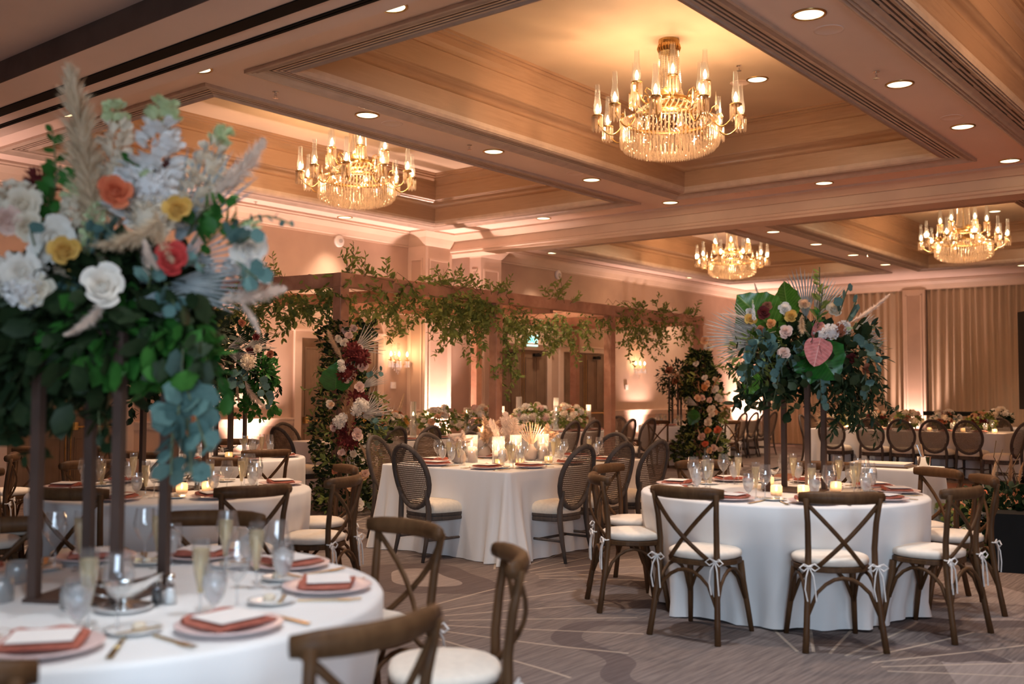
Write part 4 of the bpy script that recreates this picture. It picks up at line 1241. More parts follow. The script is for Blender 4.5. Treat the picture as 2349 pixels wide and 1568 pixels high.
m = MB(); m.box((0, -.004, .0405), (.165, .145, .0018))
CARD = simple('menu_card', 'menu card', 'menu cards', [('menu_card', m.mesh('menu_card', MT['card']))])
m = MB(); m.bar((0, -.10, .004), (0, .03, .004), .012, .003); m.box((0, .05, .004), (.024, .04, .003))
for q in (-1.5, -.5, .5, 1.5): m.bar((q * .006, .065, .004), (q * .006, .105, .007), .003, .002)
FORK = simple('fork', 'fork', 'gold forks', [('fork', m.mesh('fork', MT['gold']))])
m = MB(); m.bar((0, -.11, .004), (0, .0, .004), .014, .004); m.bar((0, .0, .004), (0, .11, .004), .019, .002)
KNIFE = simple('table_knife', 'knife', 'gold knives', [('table_knife', m.mesh('table_knife', MT['gold']))])
def stemglass(prof_bowl, stem_h, foot_r):
    m = MB(); m.lathe([(foot_r, .0), (foot_r, .002), (.008, .007), (.0045, .015), (.0042, stem_h - .008)] + [(r, stem_h + z) for r, z in prof_bowl], 20, cap=False)
    return m.mesh('glass', MT['glass'], True)
WINE = simple('wine_glass', 'wine glass', 'empty wine glasses', [('glass', stemglass([(.012, .0), (.030, .022), (.043, .052), (.044, .065), (.036, .105), (.033, .125)], .095, .037))])
fl_prof = [(.006, .0), (.013, .028), (.021, .066), (.0265, .104), (.027, .135), (.0255, .165)]
m = MB(); m.lathe([(.0, .062), (.009, .064)] + [(r - .0015, .062 + z) for r, z in fl_prof[1:5]] + [(.0, .062 + .135)], 16, cap=False)
FLUTE = simple('champagne_flute', 'champagne flute', 'filled champagne flutes', [('glass', stemglass(fl_prof, .062, .032)), ('champagne', m.mesh('champagne', MT['champagne'], True))])
gb = [(.014, .0), (.028, .02), (.037, .055), (.037, .08), (.034, .115)]
m = MB(); m.lathe([(.0, .046), (.013, .047)] + [(r - .0015, .045 + z) for r, z in gb[1:4]] + [(.0, .045 + .095)], 16, cap=False); mw = m.mesh('iced_water', MT['water'], True)
GOBLET = simple('water_goblet', 'water goblet', 'iced water goblets', [('glass', stemglass(gb, .045, .036)), ('iced_water', mw)])
m = MB(); m.lathe([(.030, .0), (.037, .006), (.039, .03), (.038, .06), (.034, .068), (.0325, .067), (.036, .058), (.036, .01), (.0, .008)], 18, cap=False); v1 = m.mesh('cup', MT['votive'], True)
m = MB(); m.lathe([(.0, .010), (.030, .010), (.030, .030), (.0, .030)], 14); v2 = m.mesh('wax', MT['waxw'], True)
m = MB(); m.lathe([(.001, .030), (.0065, .038), (.005, .050), (.0005, .066)], 8); v3 = m.mesh('flame', MT['flame'], True)
VOTIVE = simple('votive_candle', 'candle', 'lit votive candles', [('cup', v1), ('wax', v2), ('flame', v3)])
m = MB(); m.lathe([(.034, .0), (.040, .006), (.041, .05), (.037, .075), (.035, .074), (.038, .05), (.0, .01)], 18, cap=False)
MERC = simple('votive_cup', 'candle holder', 'unlit mercury glass votive cups', [('votive_cup', m.mesh('votive_cup', MT['mercury'], True))])
# sauce boat on a saucer
m = MB(); m.lathe([(.0, .002), (.06, .002), (.085, .012), (.088, .016), (.06, .007), (0, .007)], 26); s1 = m.mesh('saucer', MT['china'], True)
m = MB(); rows = []
for i in range(7):
    f = i / 6; row = []
    for k in range(16):
        a = 2 * pi * k / 16; r = .012 + .038 * sin(f * 1.45)
        ex = 1 + .9 * max(0, cos(a)) ** 3 * f
        row.append((r * ex * 1.25 * cos(a), r * sin(a), .03 + .055 * f ** 1.3 + (.03 * max(0, cos(a)) ** 3 * f)))
    rows.append(row)
m.quad_grid(rows, close_u=True); m.lathe([(.035, .009), (.02, .014), (.010, .022), (.012, .032)], 14)
m.tube([(-.055, 0, .075), (-.085, 0, .085), (-.09, 0, .055), (-.045, 0, .042)], .005, 6); s2 = m.mesh('boat', MT['steel'], True)
GRAVY = simple('sauce_boat', 'sauce boat', 'silver sauce boats', [('saucer', s1), ('boat', s2)])
m = MB(); m.lathe([(.020, .0), (.022, .004), (.016, .05), (.013, .075)], 14); a1 = m.mesh('body', MT['glass'], True)
m = MB(); m.lathe([(.014, .074), (.015, .082), (.012, .095), (.0, .10)], 14); a2 = m.mesh('cap', MT['steel'], True)
m = MB(); m.lathe([(.0, .004), (.018, .004), (.014, .05), (0, .05)], 12); a3 = m.mesh('salt', MT['china'], True)
SALT = simple('salt_shaker', 'salt shaker', 'salt shakers', [('body', a1), ('cap', a2), ('salt', a3)])
m = MB(); m.lathe([(.0, .004), (.018, .004), (.014, .05), (0, .05)], 12); a4 = m.mesh('pepper', MT['black'], True)
PEPPER = simple('pepper_shaker', 'pepper shaker', 'pepper shakers', [('body', a1), ('cap', a2), ('pepper', a4)])

def place_setting(c, ang, R, where, cut=True, full=True, seed=0):
    """One cover on a round table: ang points from the centre to the guest."""
    rnd = random.Random(seed)
    a = radians(ang); u = Vector((cos(a), sin(a), 0)); t = Vector((-sin(a), cos(a), 0))     # outwards, to the guest's right
    P = lambda r, s: (c[0] + u.x * r + t.x * s, c[1] + u.y * r + t.y * s, TZ + .001)
    rz = a + pi / 2
    CHARGER(P(R - .185, 0), rz, 'blush charger plate ' + where)
    NAPKIN(P(R - .185, 0), rz + rnd.uniform(-.1, .1), 'folded rust napkin ' + where)
    CARD(P(R - .185, 0), rz + rnd.uniform(-.1, .1), 'pale menu card ' + where)
    if cut:
        FORK(P(R - .17, -.185), rz + pi, 'gold dinner fork ' + where)
        KNIFE(P(R - .17, .185), rz + pi, 'gold table knife ' + where)
    if full:
        BREAD(P(R - .35, -.20), rz, 'white bread plate with butter ' + where)
    WINE(P(R - .37, .15), 0, 'tall empty wine glass ' + where)
    FLUTE(P(R - .43, .06), 0, 'filled champagne flute ' + where)
    GOBLET(P(R - .34, .05), 0, 'iced water goblet ' + where)

for i, (a, wh) in enumerate(((268, 'at the bottom-edge seat of the nearest table'), (316, 'at the right-hand seat of the nearest table'), (355, 'at the seat by the right rim of the nearest table'), (30, 'at the back right seat of the nearest table'),
                             (62, 'at the back seat of the nearest table'), (230, 'at the bottom left seat of the nearest table'), (100, 'at the far back seat of the nearest table'))):
    place_setting(C1, a, .93, wh, True, True, i)
for i, (a, wh) in enumerate(((180, 'before the left front chair of the anthurium table'), (218.6, 'before the front chair of the anthurium table'), (134.7, 'before the side-on chair of the anthurium table'), (97, 'at the rear left seat of the anthurium table'),
                             (259, 'before the right front chair of the anthurium table'), (301, 'before the chair by the ground flowers at the anthurium table'), (328, 'before the chair by the side table at the anthurium table'), (8, 'at the back middle seat of the anthurium table'), (53, 'at the back left seat of the anthurium table'))):
    place_setting(C2, a, .95, wh, True, True, 20 + i)
for i, (a, wh) in enumerate(((210, 'before the pole-framed chair of the middle left table'), (257, 'before the front chair of the middle left table'), (292, 'before the nearer side-on chair of the middle left table'), (335, 'before the farther side-on chair of the middle left table'),
                             (40, 'at the back right seat of the middle left table'), (84, 'at the back seat of the middle left table'), (128, 'at the back left seat of the middle left table'), (165, 'at the left seat of the middle left table'))):
    place_setting(C3, a, .92, wh, False, True, 40 + i)
for i, (a, wh) in enumerate(((255, 'at the front seat of the farther-left table'), (310, 'at the right seat of the farther-left table'), (10, 'at the back right seat of the farther-left table'), (135, 'at the back left seat of the farther-left table'), (199, 'at the left seat of the farther-left table'))):
    place_setting(C4, a, .79, wh, False, False, 60 + i)
for i, (a, wh) in enumerate(((187, 'at the front seat of the far table by the second column'), (118, 'at the back seat of the far table by the second column'), (150, 'at the left seat of the far table by the second column'))):
    place_setting(C9, a, .88, wh, False, False, 70 + i)

def row_setting(x, y, ang, where, seed, full=True):
    a = radians(ang)
    place_setting((x - .6 * cos(a), y - .6 * sin(a)), ang, .6, where, full, full, seed)
for i, (x, y, a, wh) in enumerate(((6.62, 5.75, 180, 'at the right near-end seat of the pampas table'), (6.62, 6.35, 180, 'at the left near-end seat of the pampas table'), (7.16, 5.36, -90, 'at the first right-side seat of the pampas table'), (7.78, 5.36, -90, 'at the second right-side seat of the pampas table'), (8.38, 5.36, -90, 'at the third right-side seat of the pampas table'),
                                   (7.15, 6.88, 90, 'at the first left-side seat of the pampas table'), (7.95, 6.88, 90, 'at the second left-side seat of the pampas table'), (8.85, 6.1, 0, 'at the far-end seat of the pampas table'))):
    row_setting(x, y, a, wh, 80 + i)
num = ['first', 'second', 'third', 'fourth', 'fifth', 'sixth', 'seventh', 'eighth', 'ninth']
for i, x in enumerate((9.3, 9.95, 10.6, 11.3, 12.0, 12.7, 13.3, 13.9, 14.5)):
    row_setting(x, 9.6, -90, 'at the %s near-side seat of the long pergola table' % num[i], 100 + i, False)
for i, y in enumerate((4.62, 5.15, 5.68, 6.2, 6.88)):
    row_setting(18.1, y, 180, 'at the %s seat from the right of the far right table' % num[i], 120 + i, False)

# centre-of-table pieces
for dx, dy, lb in ((-.30, -.10, 'lit votive candle left of the front flower pole on the right round table'), (-.19, -.24, 'lit votive candle between the front flower poles on the right round table'), (.22, -.30, 'lit votive candle at the right of the poles on the right round table'), (.28, .22, 'lit votive candle behind the poles on the right round table')):
    VOTIVE((C2[0] + dx, C2[1] + dy, TZ), 0, lb)
    point('votive_glow', (C2[0] + dx, C2[1] + dy, TZ + .09), .35, WARM, .02)
for dx, dy, lb in ((.05, -.32, 'lit votive candle by the salt on the middle left table'), (-.12, -.28, 'lit votive candle beside the pole on the middle left table')):
    VOTIVE((C3[0] + dx, C3[1] + dy, TZ), 0, lb)
    point('votive_glow', (C3[0] + dx, C3[1] + dy, TZ + .09), .3, WARM, .02)
VOTIVE((C4[0] - .15, C4[1] - .28, TZ), 0, 'lit votive candle on the farther-left table by the uplight')
for p, lb in ((on(40, 1335, TZ), 'unlit mercury votive cup at the left edge of the nearest table'), (on(168, 1395, TZ), 'unlit mercury votive cup left of the sauce boat on the nearest table'), (on(0, 1380, TZ), 'unlit mercury votive cup cut off at the left edge')):
    MERC((p.x, p.y, TZ), 0, lb)
for p, lb in ((on(285, 1400, TZ), 'silver sauce boat on the nearest table by the flower poles'), (on(412, 1122, TZ), 'silver sauce boat on the middle left table'), (on(520, 1045, TZ), 'silver sauce boat on the farther-left table'), (on(1770, 1100, TZ), 'small silver sauce boat behind the poles on the right round table')):
    GRAVY((p.x, p.y, TZ), -.7, lb)
for p, n in ((on(390, 1385, TZ), 'nearest'), (on(470, 1122, TZ), 'middle left'), (on(1752, 1122, TZ), 'right round')):
    SALT((p.x, p.y, TZ), 0, 'glass salt shaker on the %s table' % n)
for p, n in ((on(360, 1385, TZ), 'nearest'), (on(452, 1124, TZ), 'middle left'), (on(1905, 1118, TZ), 'right round')):
    PEPPER((p.x, p.y, TZ), 0, 'glass pepper shaker on the %s table' % n)

# side table: white book on a tray, bottle jug
m = MB(); m.box((0, 0, .012), (.36, .50, .022)); me = m.mesh('book', MT['card'])
t = thing('guest_book', 'large white book lying on the small side table', 'book', (9.5, 3.26, TZ + .006), .1)
m = MB(); m.box((0, 0, -.0), (.42, .56, .012)); m.build('tray', MT['crossdark'], t); m = MB(); m.box((0, 0, .014), (.34, .48, .02)); m.build('pages', MT['card'], t); m = MB(); m.box((0, 0, .0265), (.36, .50, .005)); m.box((0, 0, .008), (.36, .5, .004)); m.build('cover', MT['white'], t)
t = thing('ice_bucket', 'silver ice bucket glinting on the small side table', 'bucket', (9.52, 2.88, TZ), 0)
m = MB(); m.lathe([(.04, 0), (.05, .02), (.06, .10), (.064, .105), (.056, .10), (.045, .02), (0, .015)], 20, cap=False); m.build('bucket', MT['steel'], t, True)
m = MB()
for q in range(3): m.bar((.02 * q - .02, 0, .05), (.06 * (q - 1) + .02, .05, .21), .012, .006)
m.build('tongs', MT['steel'], t)

# pampas table: pillar candles in glass hurricanes, bud vases of dried grass
cy_ = MB(); cy_.lathe([(.055, .0), (.058, .004), (.058, .26), (.056, .26), (.055, .008), (0, .006)], 20, cap=False); hur = cy_.mesh('hurricane', MT['glass'], True)
def pillar(x, y, h, label, hh=1.0, wax='wax'):
    t = thing('pillar_candle', label, 'candle', (x, y, TZ), 0, 'pillar candles in glass hurricanes')
    put('hurricane', hur, t, None, None, (1, 1, hh))
    m = MB(); m.lathe([(.0, .007), (.038, .007), (.038, h), (.03, h - .004), (0, h - .006)], 18); m.build('candle', MT[wax], t, True)
    m = MB(); m.lathe([(.001, h), (.010, h + .014), (.008, h + .034), (.0005, h + .06)], 8); m.build('flame', MT['flame'], t, True)
    point('candle_glow', (x, y, TZ + h + .09), 2.6, WARM, .02)
for px, py, h, lb in ((1082, 1060, .15, 'blush pillar candle in a glass hurricane, leftmost on the pampas table'), (1106, 1050, .19, 'tall blush pillar candle behind the left pampas'), (1143, 1066, .13, 'blush pillar candle in the middle of the pampas table'), (1183, 1060, .16, 'blush pillar candle right of the middle one'), (1246, 1056, .17, 'blush pillar candle at the right of the pampas table')):
    p = on(px, py, TZ); pillar(p.x, p.y, h, lb)
for px, py, lb in ((1145, 1066, 'lit votive cup before the middle pillar candle'), (1193, 1063, 'lit votive cup at the right of the pampas table front'), (1258, 1058, 'lit votive cup near the right-hand oval chair')):
    p = on(px, py + 4, TZ); VOTIVE((p.x, p.y, TZ), 0, lb)
# floating candles in tall cylinders along the long table
cyl = MB(); cyl.lathe([(.045, .0), (.047, .003), (.047, 1.0), (.0455, 1.0), (.0445, .01), (0, .008)], 16, cap=False); cylm = cyl.mesh('cylinder', MT['glass'], True)
for i, (x, y, h) in enumerate(((8.95, 10.0, .36), (9.1, 10.3, .44), (10.2, 10.35, .40), (10.35, 10.1, .52), (10.75, 10.2, .40), (11.6, 10.2, .42), (12.5, 10.25, .43), (12.75, 10.1, .58), (13.5, 10.3, .42), (13.75, 10.1, .44), (13.95, 10.25, .56), (14.4, 10.3, .44), (14.7, 10.1, .44))):
    t = thing('cylinder_candle', 'glowing candle in a clear glass cylinder, %s along the long pergola table' % (['first', 'second', 'third', 'fourth', 'fifth', 'sixth', 'seventh', 'eighth', 'ninth', 'tenth', 'eleventh', 'twelfth', 'last'][i]), 'candle', (x, y, TZ), 0, 'candles in tall glass cylinders')
    put('cylinder', cylm, t, None, None, (1, 1, h))
    fz = h * .62 if h > .5 else h * .78
    m = MB(); m.lathe([(.0, fz - .03), (.030, fz - .028), (.034, fz), (.0, fz - .004)], 14); m.build('floating_candle', MT['waxw'], t, True)
    m = MB(); m.lathe([(.001, fz), (.011, fz + .012), (.009, fz + .03), (.0005, fz + .055)], 8); m.build('flame', MT['flame'], t, True)
    if i % 2 == 0: point('candle_glow', (x, y, TZ + fz + .08), 4.0, WARM, .02)
# ---------------------------------------------------------------- flowers: prototypes of the pieces
def rose_mesh(name, mt, openness=.55, seed=0):
    rnd = random.Random(seed); m = MB(); N = 19
    m.lathe([(.0, -.42), (.20, -.3), (.34, -.1), (.28, .05), (.0, .06)], 8)
    for k in range(N):
        f = k / (N - 1); ang = k * 2.4 + rnd.uniform(-.2, .2)
        rb = .04 + .30 * f; rt = .09 + (.60 + .35 * openness) * f ** 1.05; zt = .46 - (.20 + .28 * openness) * f ** 1.4 + rnd.uniform(-.03, .03)
        half = 1.15 - .55 * f; rows = []
        for i in range(4):
            g = (0, .45, .82, 1.0)[i]; row = []
            for j in range(5):
                u = j / 2 - 1
                a = ang + u * half * (.60, .95, 1.0, .78)[i]
                r = rb + (rt - rb) * g ** .8 + (.09 * f if i == 3 else 0) - .05 * f * u * u
                z = -.28 + (zt + .28) * g - .07 * u * u * g - (.05 * f + .02 if i == 3 else 0)
                row.append((r * cos(a), r * sin(a), z))
            rows.append(row)
        m.quad_grid(rows)
    return m.mesh(name, mt, True)
ROSE = {}
for nme in ('white', 'cream', 'blush', 'peach', 'mustard', 'coral', 'red', 'burgundy', 'orange', 'terra'):
    ROSE[nme] = [rose_mesh('rose', MT['f_' + nme], .35 + .45 * k, k) for k in range(2)]
RNAME = {}
def bloomball(name, mt, n=120, kind='petal', size=.32):
    d = unit(n); d[:, 2] = np.abs(d[:, 2]) * 1.2 - .25
    d /= np.linalg.norm(d, axis=1, keepdims=True)
    V, F = cloud_arrays(kind, d * .72, d + RNG.normal(0, .35, (n, 3)), np.full(n, size) * RNG.uniform(.8, 1.2, n))
    m = MB(); m.v = [tuple(p) for p in V.tolist()]; m.f = list(F); m.lathe([(.0, -.62), (.5, -.4), (.72, .0), (.6, .42), (.3, .66), (0, .72)], 10)
    return m.mesh(name, mt, True)
HYD = {k: bloomball('hydrangea', MT['f_' + k]) for k in ('white', 'cream', 'stock', 'green', 'blush')}
MUM = {k: bloomball('chrysanthemum', MT['f_' + k], 90, 'lance', .55) for k in ('burgundy', 'terra', 'red', 'cream')}
def stockmesh(mt, tipmt, n=190):
    t = RNG.uniform(0, 1, n); a = RNG.uniform(0, 2 * pi, n); r = .17 * (1 - .72 * t ** 1.6)
    pos = np.stack([r * .5 * np.cos(a), r * .5 * np.sin(a), t], 1)
    d = np.stack([np.cos(a), np.sin(a), .55 + .8 * t], 1) + RNG.normal(0, .3, (n, 3))
    V, F = cloud_arrays('petal', pos, d, .17 * (1 - .5 * t))
    me = bpy.data.meshes.new('stock_spike'); me.from_pydata(V.tolist(), [], F); me.materials.append(mt); me.materials.append(tipmt)
    k = len(TEMPL['petal'][1])
    me.polygons.foreach_set('material_index', [int(t[i // k] > .84) for i in range(len(F))]); return me
STOCK = [stockmesh(MT['f_stock'], MT['f_green']), stockmesh(MT['f_cream'], MT['f_green']), stockmesh(MT['f_green'], MT['f_green'])]
def plume_mesh(mt, n=900, spread=.16, droop=.25, strand=.16):
    t = RNG.uniform(0, 1, n) ** .8
    w_ = np.sin(np.clip(t * .92 + .08, 0, 1) * pi) ** .6
    a = RNG.uniform(0, 2 * pi, n)
    ax = np.stack([droop * t ** 2, 0 * t, t], 1)
    d = np.stack([np.cos(a) * spread * 4 * w_ + droop, np.sin(a) * spread * 4 * w_, np.full(n, 1.0)], 1) + RNG.normal(0, .18, (n, 3))
    d /= np.linalg.norm(d, axis=1, keepdims=True)
    L = strand * (.6 + .8 * RNG.uniform(0, 1, n)) * (.45 + .6 * w_)
    p0 = ax; p1 = ax + d * L[:, None] * .55; p2 = ax + d * L[:, None] + np.array([0, 0, -.25]) * (L ** 1)[:, None] * .5
    sd = np.cross(d, unit(n)); sd /= np.maximum(np.linalg.norm(sd, axis=1, keepdims=True), 1e-6); wd = .0055
    V = np.stack([p0 - sd * wd * .6, p0 + sd * wd * .6, p1 + sd * wd, p1 - sd * wd, p2], 1).reshape(-1, 3)
    F = []
    for i in range(n):
        b = i * 5; F += [(b, b + 1, b + 2, b + 3), (b + 3, b + 2, b + 4)]
    me = bpy.data.meshes.new('pampas_plume'); me.from_pydata(V.tolist(), [], F); me.materials.append(mt); return me
PLUME = {k: plume_mesh(MT[k], 900) for k in ('pampas', 'pampasp', 'pampasd', 'grassdry')}
PLUMES = {k: plume_mesh(MT[k], 1100, .15, .05) for k in ('pampas', 'pampasp')}
PLUMED = {k: plume_mesh(MT[k], 800, .22, .6, .22) for k in ('pampas', 'pampasp', 'pampasd')}
def palmmesh(mt, n=11, arc=1.3, wide=.017):
    m = MB()
    for k in range(n):
        a = (k / (n - 1) - .5) * arc; L = 1 - .10 * abs(a) + RNG.uniform(-.08, .05); bend = RNG.uniform(-.05, .05)
        d = Vector((sin(a), bend, cos(a))); s = Vector((cos(a), 0, -sin(a)))
        p = [d * L * f + Vector((0, -.10 * f * f + .02 * ((k % 2) * 2 - 1), 0)) for f in (.06, .4, .8, 1.0)]
        wv = (wide * .5, wide, wide * .8, .001)
        for i in range(3):
            b = len(m.v)
            m.v += [tuple(p[i] - s * wv[i]), tuple(p[i] + Vector((0, .008, 0))), tuple(p[i] + s * wv[i]), tuple(p[i + 1] - s * wv[i + 1]), tuple(p[i + 1] + Vector((0, .008, 0))), tuple(p[i + 1] + s * wv[i + 1])]
            m.f += [(b, b + 1, b + 4, b + 3), (b + 1, b + 2, b + 5, b + 4)]
    m.tube([(0, 0, -.3), (0, 0, .08)], .008, 5)
    return m.mesh('palm_fan', mt)
PALM = {k: palmmesh(MT[k]) for k in ('palm', 'palmblue', 'grassdry')}
PALMW = {k: palmmesh(MT[k], 11, .80, .015) for k in ('palm', 'palmblue', 'pampasp', 'grassdry')}
def heartmesh(mt):
    rows = []; n = 12
    for i in range(n + 1):
        f = i / n; hw = .50 * (sin(pi * (f ** .62)) ** .62 if 0 < f < 1 else 0) + .004; row = []
        for j in range(9):
            u = j / 8 * 2 - 1
            row.append((u * hw, f - .20 * abs(u) ** 1.5 * (1 - f) ** 2, .14 * abs(u) ** 1.5 * hw - .16 * f * f + .012 * sin(f * 26) * abs(u)))
        rows.append(row)
    m = MB(); m.quad_grid(rows); m.tube([(0, .10, .02), (.01, .16, .10), (.02, .20, .22)], [.022, .02, .01], 6)
    return m.mesh('anthurium', mt, True)
def tropicmesh(mt, heart=False):
    rows = []; n = 12
    for i in range(n + 1):
        f = i / n; row = []
        hw = (.46 * sin(pi * min(1, (f * .93 + .07)) ** .75) + .015) * (1.0 if not heart else 1.08)
        for j in range(9):
            u = j / 8 * 2 - 1
            wav = .022 * sin(f * 24) * abs(u) ** 2
            lob = -.22 * abs(u) ** 1.2 * (1 - f) ** 3 if heart else -.10 * abs(u) * (1 - f) ** 3
            row.append((u * hw + wav * u, f + lob, .10 * abs(u) * hw - .22 * f * f + .02 * sin(f * 30) * abs(u) + (.012 if j == 4 else 0)))
        rows.append(row)
    m = MB(); m.quad_grid(rows); return m.mesh('tropical_leaf', mt, True)
TROP = {'bright': tropicmesh(MT['tropic']), 'dark': tropicmesh(MT['tropicdark'])}
ANTH = heartmesh(MT['f_anth'])
def leafmesh(kind, mt, name='leaf'):
    T, F = TEMPL[kind]; me = bpy.data.meshes.new(name); me.from_pydata(T.tolist(), [], F); me.materials.append(mt)
    me.polygons.foreach_set('use_smooth', [True] * len(F)); return me
LEAFM = {(k, m_): leafmesh(k, MT[m_]) for k in ('lance', 'oval', 'round') for m_ in ('leafA', 'leafD', 'leafG', 'euc')}

def aim(me, name, parent, p, d, scale, roll=0.0, ref='Z'):
    """Part with its +Z (or +Y for leaves) axis along d."""
    d = Vector(d)
    q = d.to_track_quat(ref, 'X' if ref == 'Y' else 'Y') @ Quaternion((0, 0, 1) if ref == 'Z' else (0, 1, 0), roll)
    return put(name, me, parent, p, q, scale)

class Bouquet:
    """A floral arrangement: an Empty at its foot; helper methods add flowers given as world points."""
    def __init__(s, name, label, foot, group=None, cat='flower arrangement'):
        s.t = thing(name, label, cat, foot, 0, group); s.o = Vector(foot); s.c = Vector(foot); s.rn = random.Random(len(label))
    def loc(s, p): return Vector(p) - s.o
    def out(s, p, up=.25):
        d = Vector(p) - s.c; d.normalize(); d = d * .7 + (EYE - Vector(p)).normalized() * .75 + Vector((0, 0, up)); return d
    def rose(s, p, col, r, d=None):
        o = aim(s.rn.choice(ROSE[col]), 'rose', s.t, s.loc(p), d or s.out(p), r, s.rn.uniform(0, 6)); return o
    def ball(s, p, col, r): return aim(HYD[col], 'hydrangea', s.t, s.loc(p), s.out(p), r, s.rn.uniform(0, 6))
    def mum(s, p, col, r): return aim(MUM[col], 'chrysanthemum', s.t, s.loc(p), s.out(p), r, s.rn.uniform(0, 6))
    def spike(s, p, q, v=0, w=1.0):
        d = Vector(q) - Vector(p); L = d.length
        return aim(STOCK[v], 'stock_spike', s.t, s.loc(p), d, (L * w, L * w, L), s.rn.uniform(0, 6))
    def plume(s, p, q, col='pampas', w=1.0, droop=False, roll=None):
        d = Vector(q) - Vector(p); L = d.length
        return aim((PLUMED if droop is True else PLUMES if droop is None else PLUME)[col], 'pampas_plume', s.t, s.loc(p), d, (L * w, L * w, L), s.rn.uniform(0, 6) if roll is None else roll)
    def palm(s, p, q, col='palm', wide=False, roll=0.0):
        """Fan opened flat towards the viewer."""
        z = (Vector(q) - Vector(p)); L = z.length; z.normalize()
        v = (EYE - Vector(p)).normalized(); y = (v - z * v.dot(z)).normalized(); x = y.cross(z)
        q_ = Matrix((x, y, z)).transposed().to_quaternion() @ Quaternion((0, 0, 1), roll)
        return put('palm_fan', (PALM if wide else PALMW)[col], s.t, s.loc(p), q_, L)
    def big(s, p, q, col='bright', w=1.0, heart=False, roll=0.0, name='tropical_leaf'):
        y = (Vector(q) - Vector(p)); L = y.length; y.normalize()
        v = (EYE - Vector(p)).normalized(); z = (v - y * v.dot(y)).normalized(); x = y.cross(z)
        q_ = Matrix((x, y, z)).transposed().to_quaternion() @ Quaternion((0, 1, 0), roll)
        return put(name, ANTH if heart else TROP[col], s.t, s.loc(p), q_, (L * w, L, L))
    def leaves(s, pts, dirs, kind, m_, size):
        for p, d in zip(pts, dirs):
            aim(LEAFM[(kind, m_)], 'leaf', s.t, s.loc(p), d, size * s.rn.uniform(.75, 1.25), s.rn.uniform(-1, 1), 'Y')
    def sprig(s, p, q, n, kind, m_, size, sag=.1, stem='stem'):
        """A stem with paired leaves that are its own pieces."""
        p, q = Vector(p), Vector(q); pts = [p.lerp(q, i / 6) + Vector((0, 0, sag * sin(pi * i / 6))) for i in range(7)]
        m = MB(); m.tube([s.loc(a) for a in pts], .0035, 4); st = m.build('sprig', MT[stem], s.t)
        for k in range(n):
            f = (k + 1) / n * .96; i = min(5, int(f * 6)); a = pts[i].lerp(pts[i + 1], f * 6 - i); t = (pts[i + 1] - pts[i]).normalized()
            e = Vector((s.rn.uniform(-1, 1), s.rn.uniform(-1, 1), s.rn.uniform(-.6, .8))); e = (e - t * e.dot(t)).normalized()
            aim(LEAFM[(kind, m_)], 'leaf', st, s.loc(a), e + t * .6, size * s.rn.uniform(.8, 1.2) * (1.1 - .4 * f), s.rn.uniform(-1, 1), 'Y')
    def mass(s, n, centre, rad, size, kind='oval', m_='leafD', hang=0.0, shell=.5, name='foliage', cut=None):
        c = np.array(centre); u = unit(n); r = (shell + (1 - shell) * RNG.uniform(0, 1, n)) ** .6
        p = c + u * r[:, None] * np.array(rad)
        if cut is not None: k = p[:, 2] > cut; p, u = p[k], u[k]
        d = u + RNG.normal(0, .5, u.shape) + np.array([0, 0, -hang])
        return cloud(name, kind, p - np.array(s.o), d, size * RNG.uniform(.6, 1.3, len(p)), MT[m_], s.t)
    def trails(s, starts, length, size, kind='lance', m_='leafA', step=.024, sway=.25, name='trailing_vine', down=1.0, wide=1.0):
        P, D, L = [], [], []; m = MB()
        for st in starts:
            p = Vector(st); d = Vector((s.rn.uniform(-1, 1), s.rn.uniform(-1, 1), -down + s.rn.uniform(-.2, .6))).normalized(); ln = length * s.rn.uniform(.5, 1.15); pts = [p.copy()]
            k = 0
            while k * step < ln:
                d = (d + Vector((s.rn.gauss(0, sway), s.rn.gauss(0, sway), s.rn.gauss(0, sway) - .10 * down))).normalized(); p = p + d * step; k += 1
                if k % 3 == 0: pts.append(p.copy())
                for _ in range(2):
                    e = Vector((s.rn.gauss(0, 1), s.rn.gauss(0, 1), s.rn.gauss(-.35, .7)))
                    P.append(tuple(p)); D.append(tuple(e.normalized() + d * .5)); L.append(size * s.rn.uniform(.6, 1.2))
            if len(pts) > 1: m.tube([q - s.o for q in pts], .002, 3, cap=False)
        if P:
            cloud(name, kind, np.array(P) - np.array(s.o), np.array(D), np.array(L), MT[m_], s.t, wide=wide)
            stuff(m.build('vine_stems', MT['stem'], s.t))

def stand(c, label, rot, h, s=.145, z=TZ):
    t = thing('flower_stand', label, 'flower stand', (c[0], c[1], z), rot, 'four-legged flower stands')
    m = MB(); m.box((0, 0, .006), (2 * s + .05, 2 * s + .05, .012)); m.build('base_plate', MT['pole'], t)
    for a, b in ((-1, -1), (1, -1), (1, 1), (-1, 1)):
        m = MB(); m.box((a * s, b * s, h / 2), (.032, .032, h)); m.build('pole', MT['pole'], t)
    m = MB(); m.box((0, 0, h + .006), (2 * s + .05, 2 * s + .05, .012)); m.build('top_plate', MT['pole'], t)
    return t
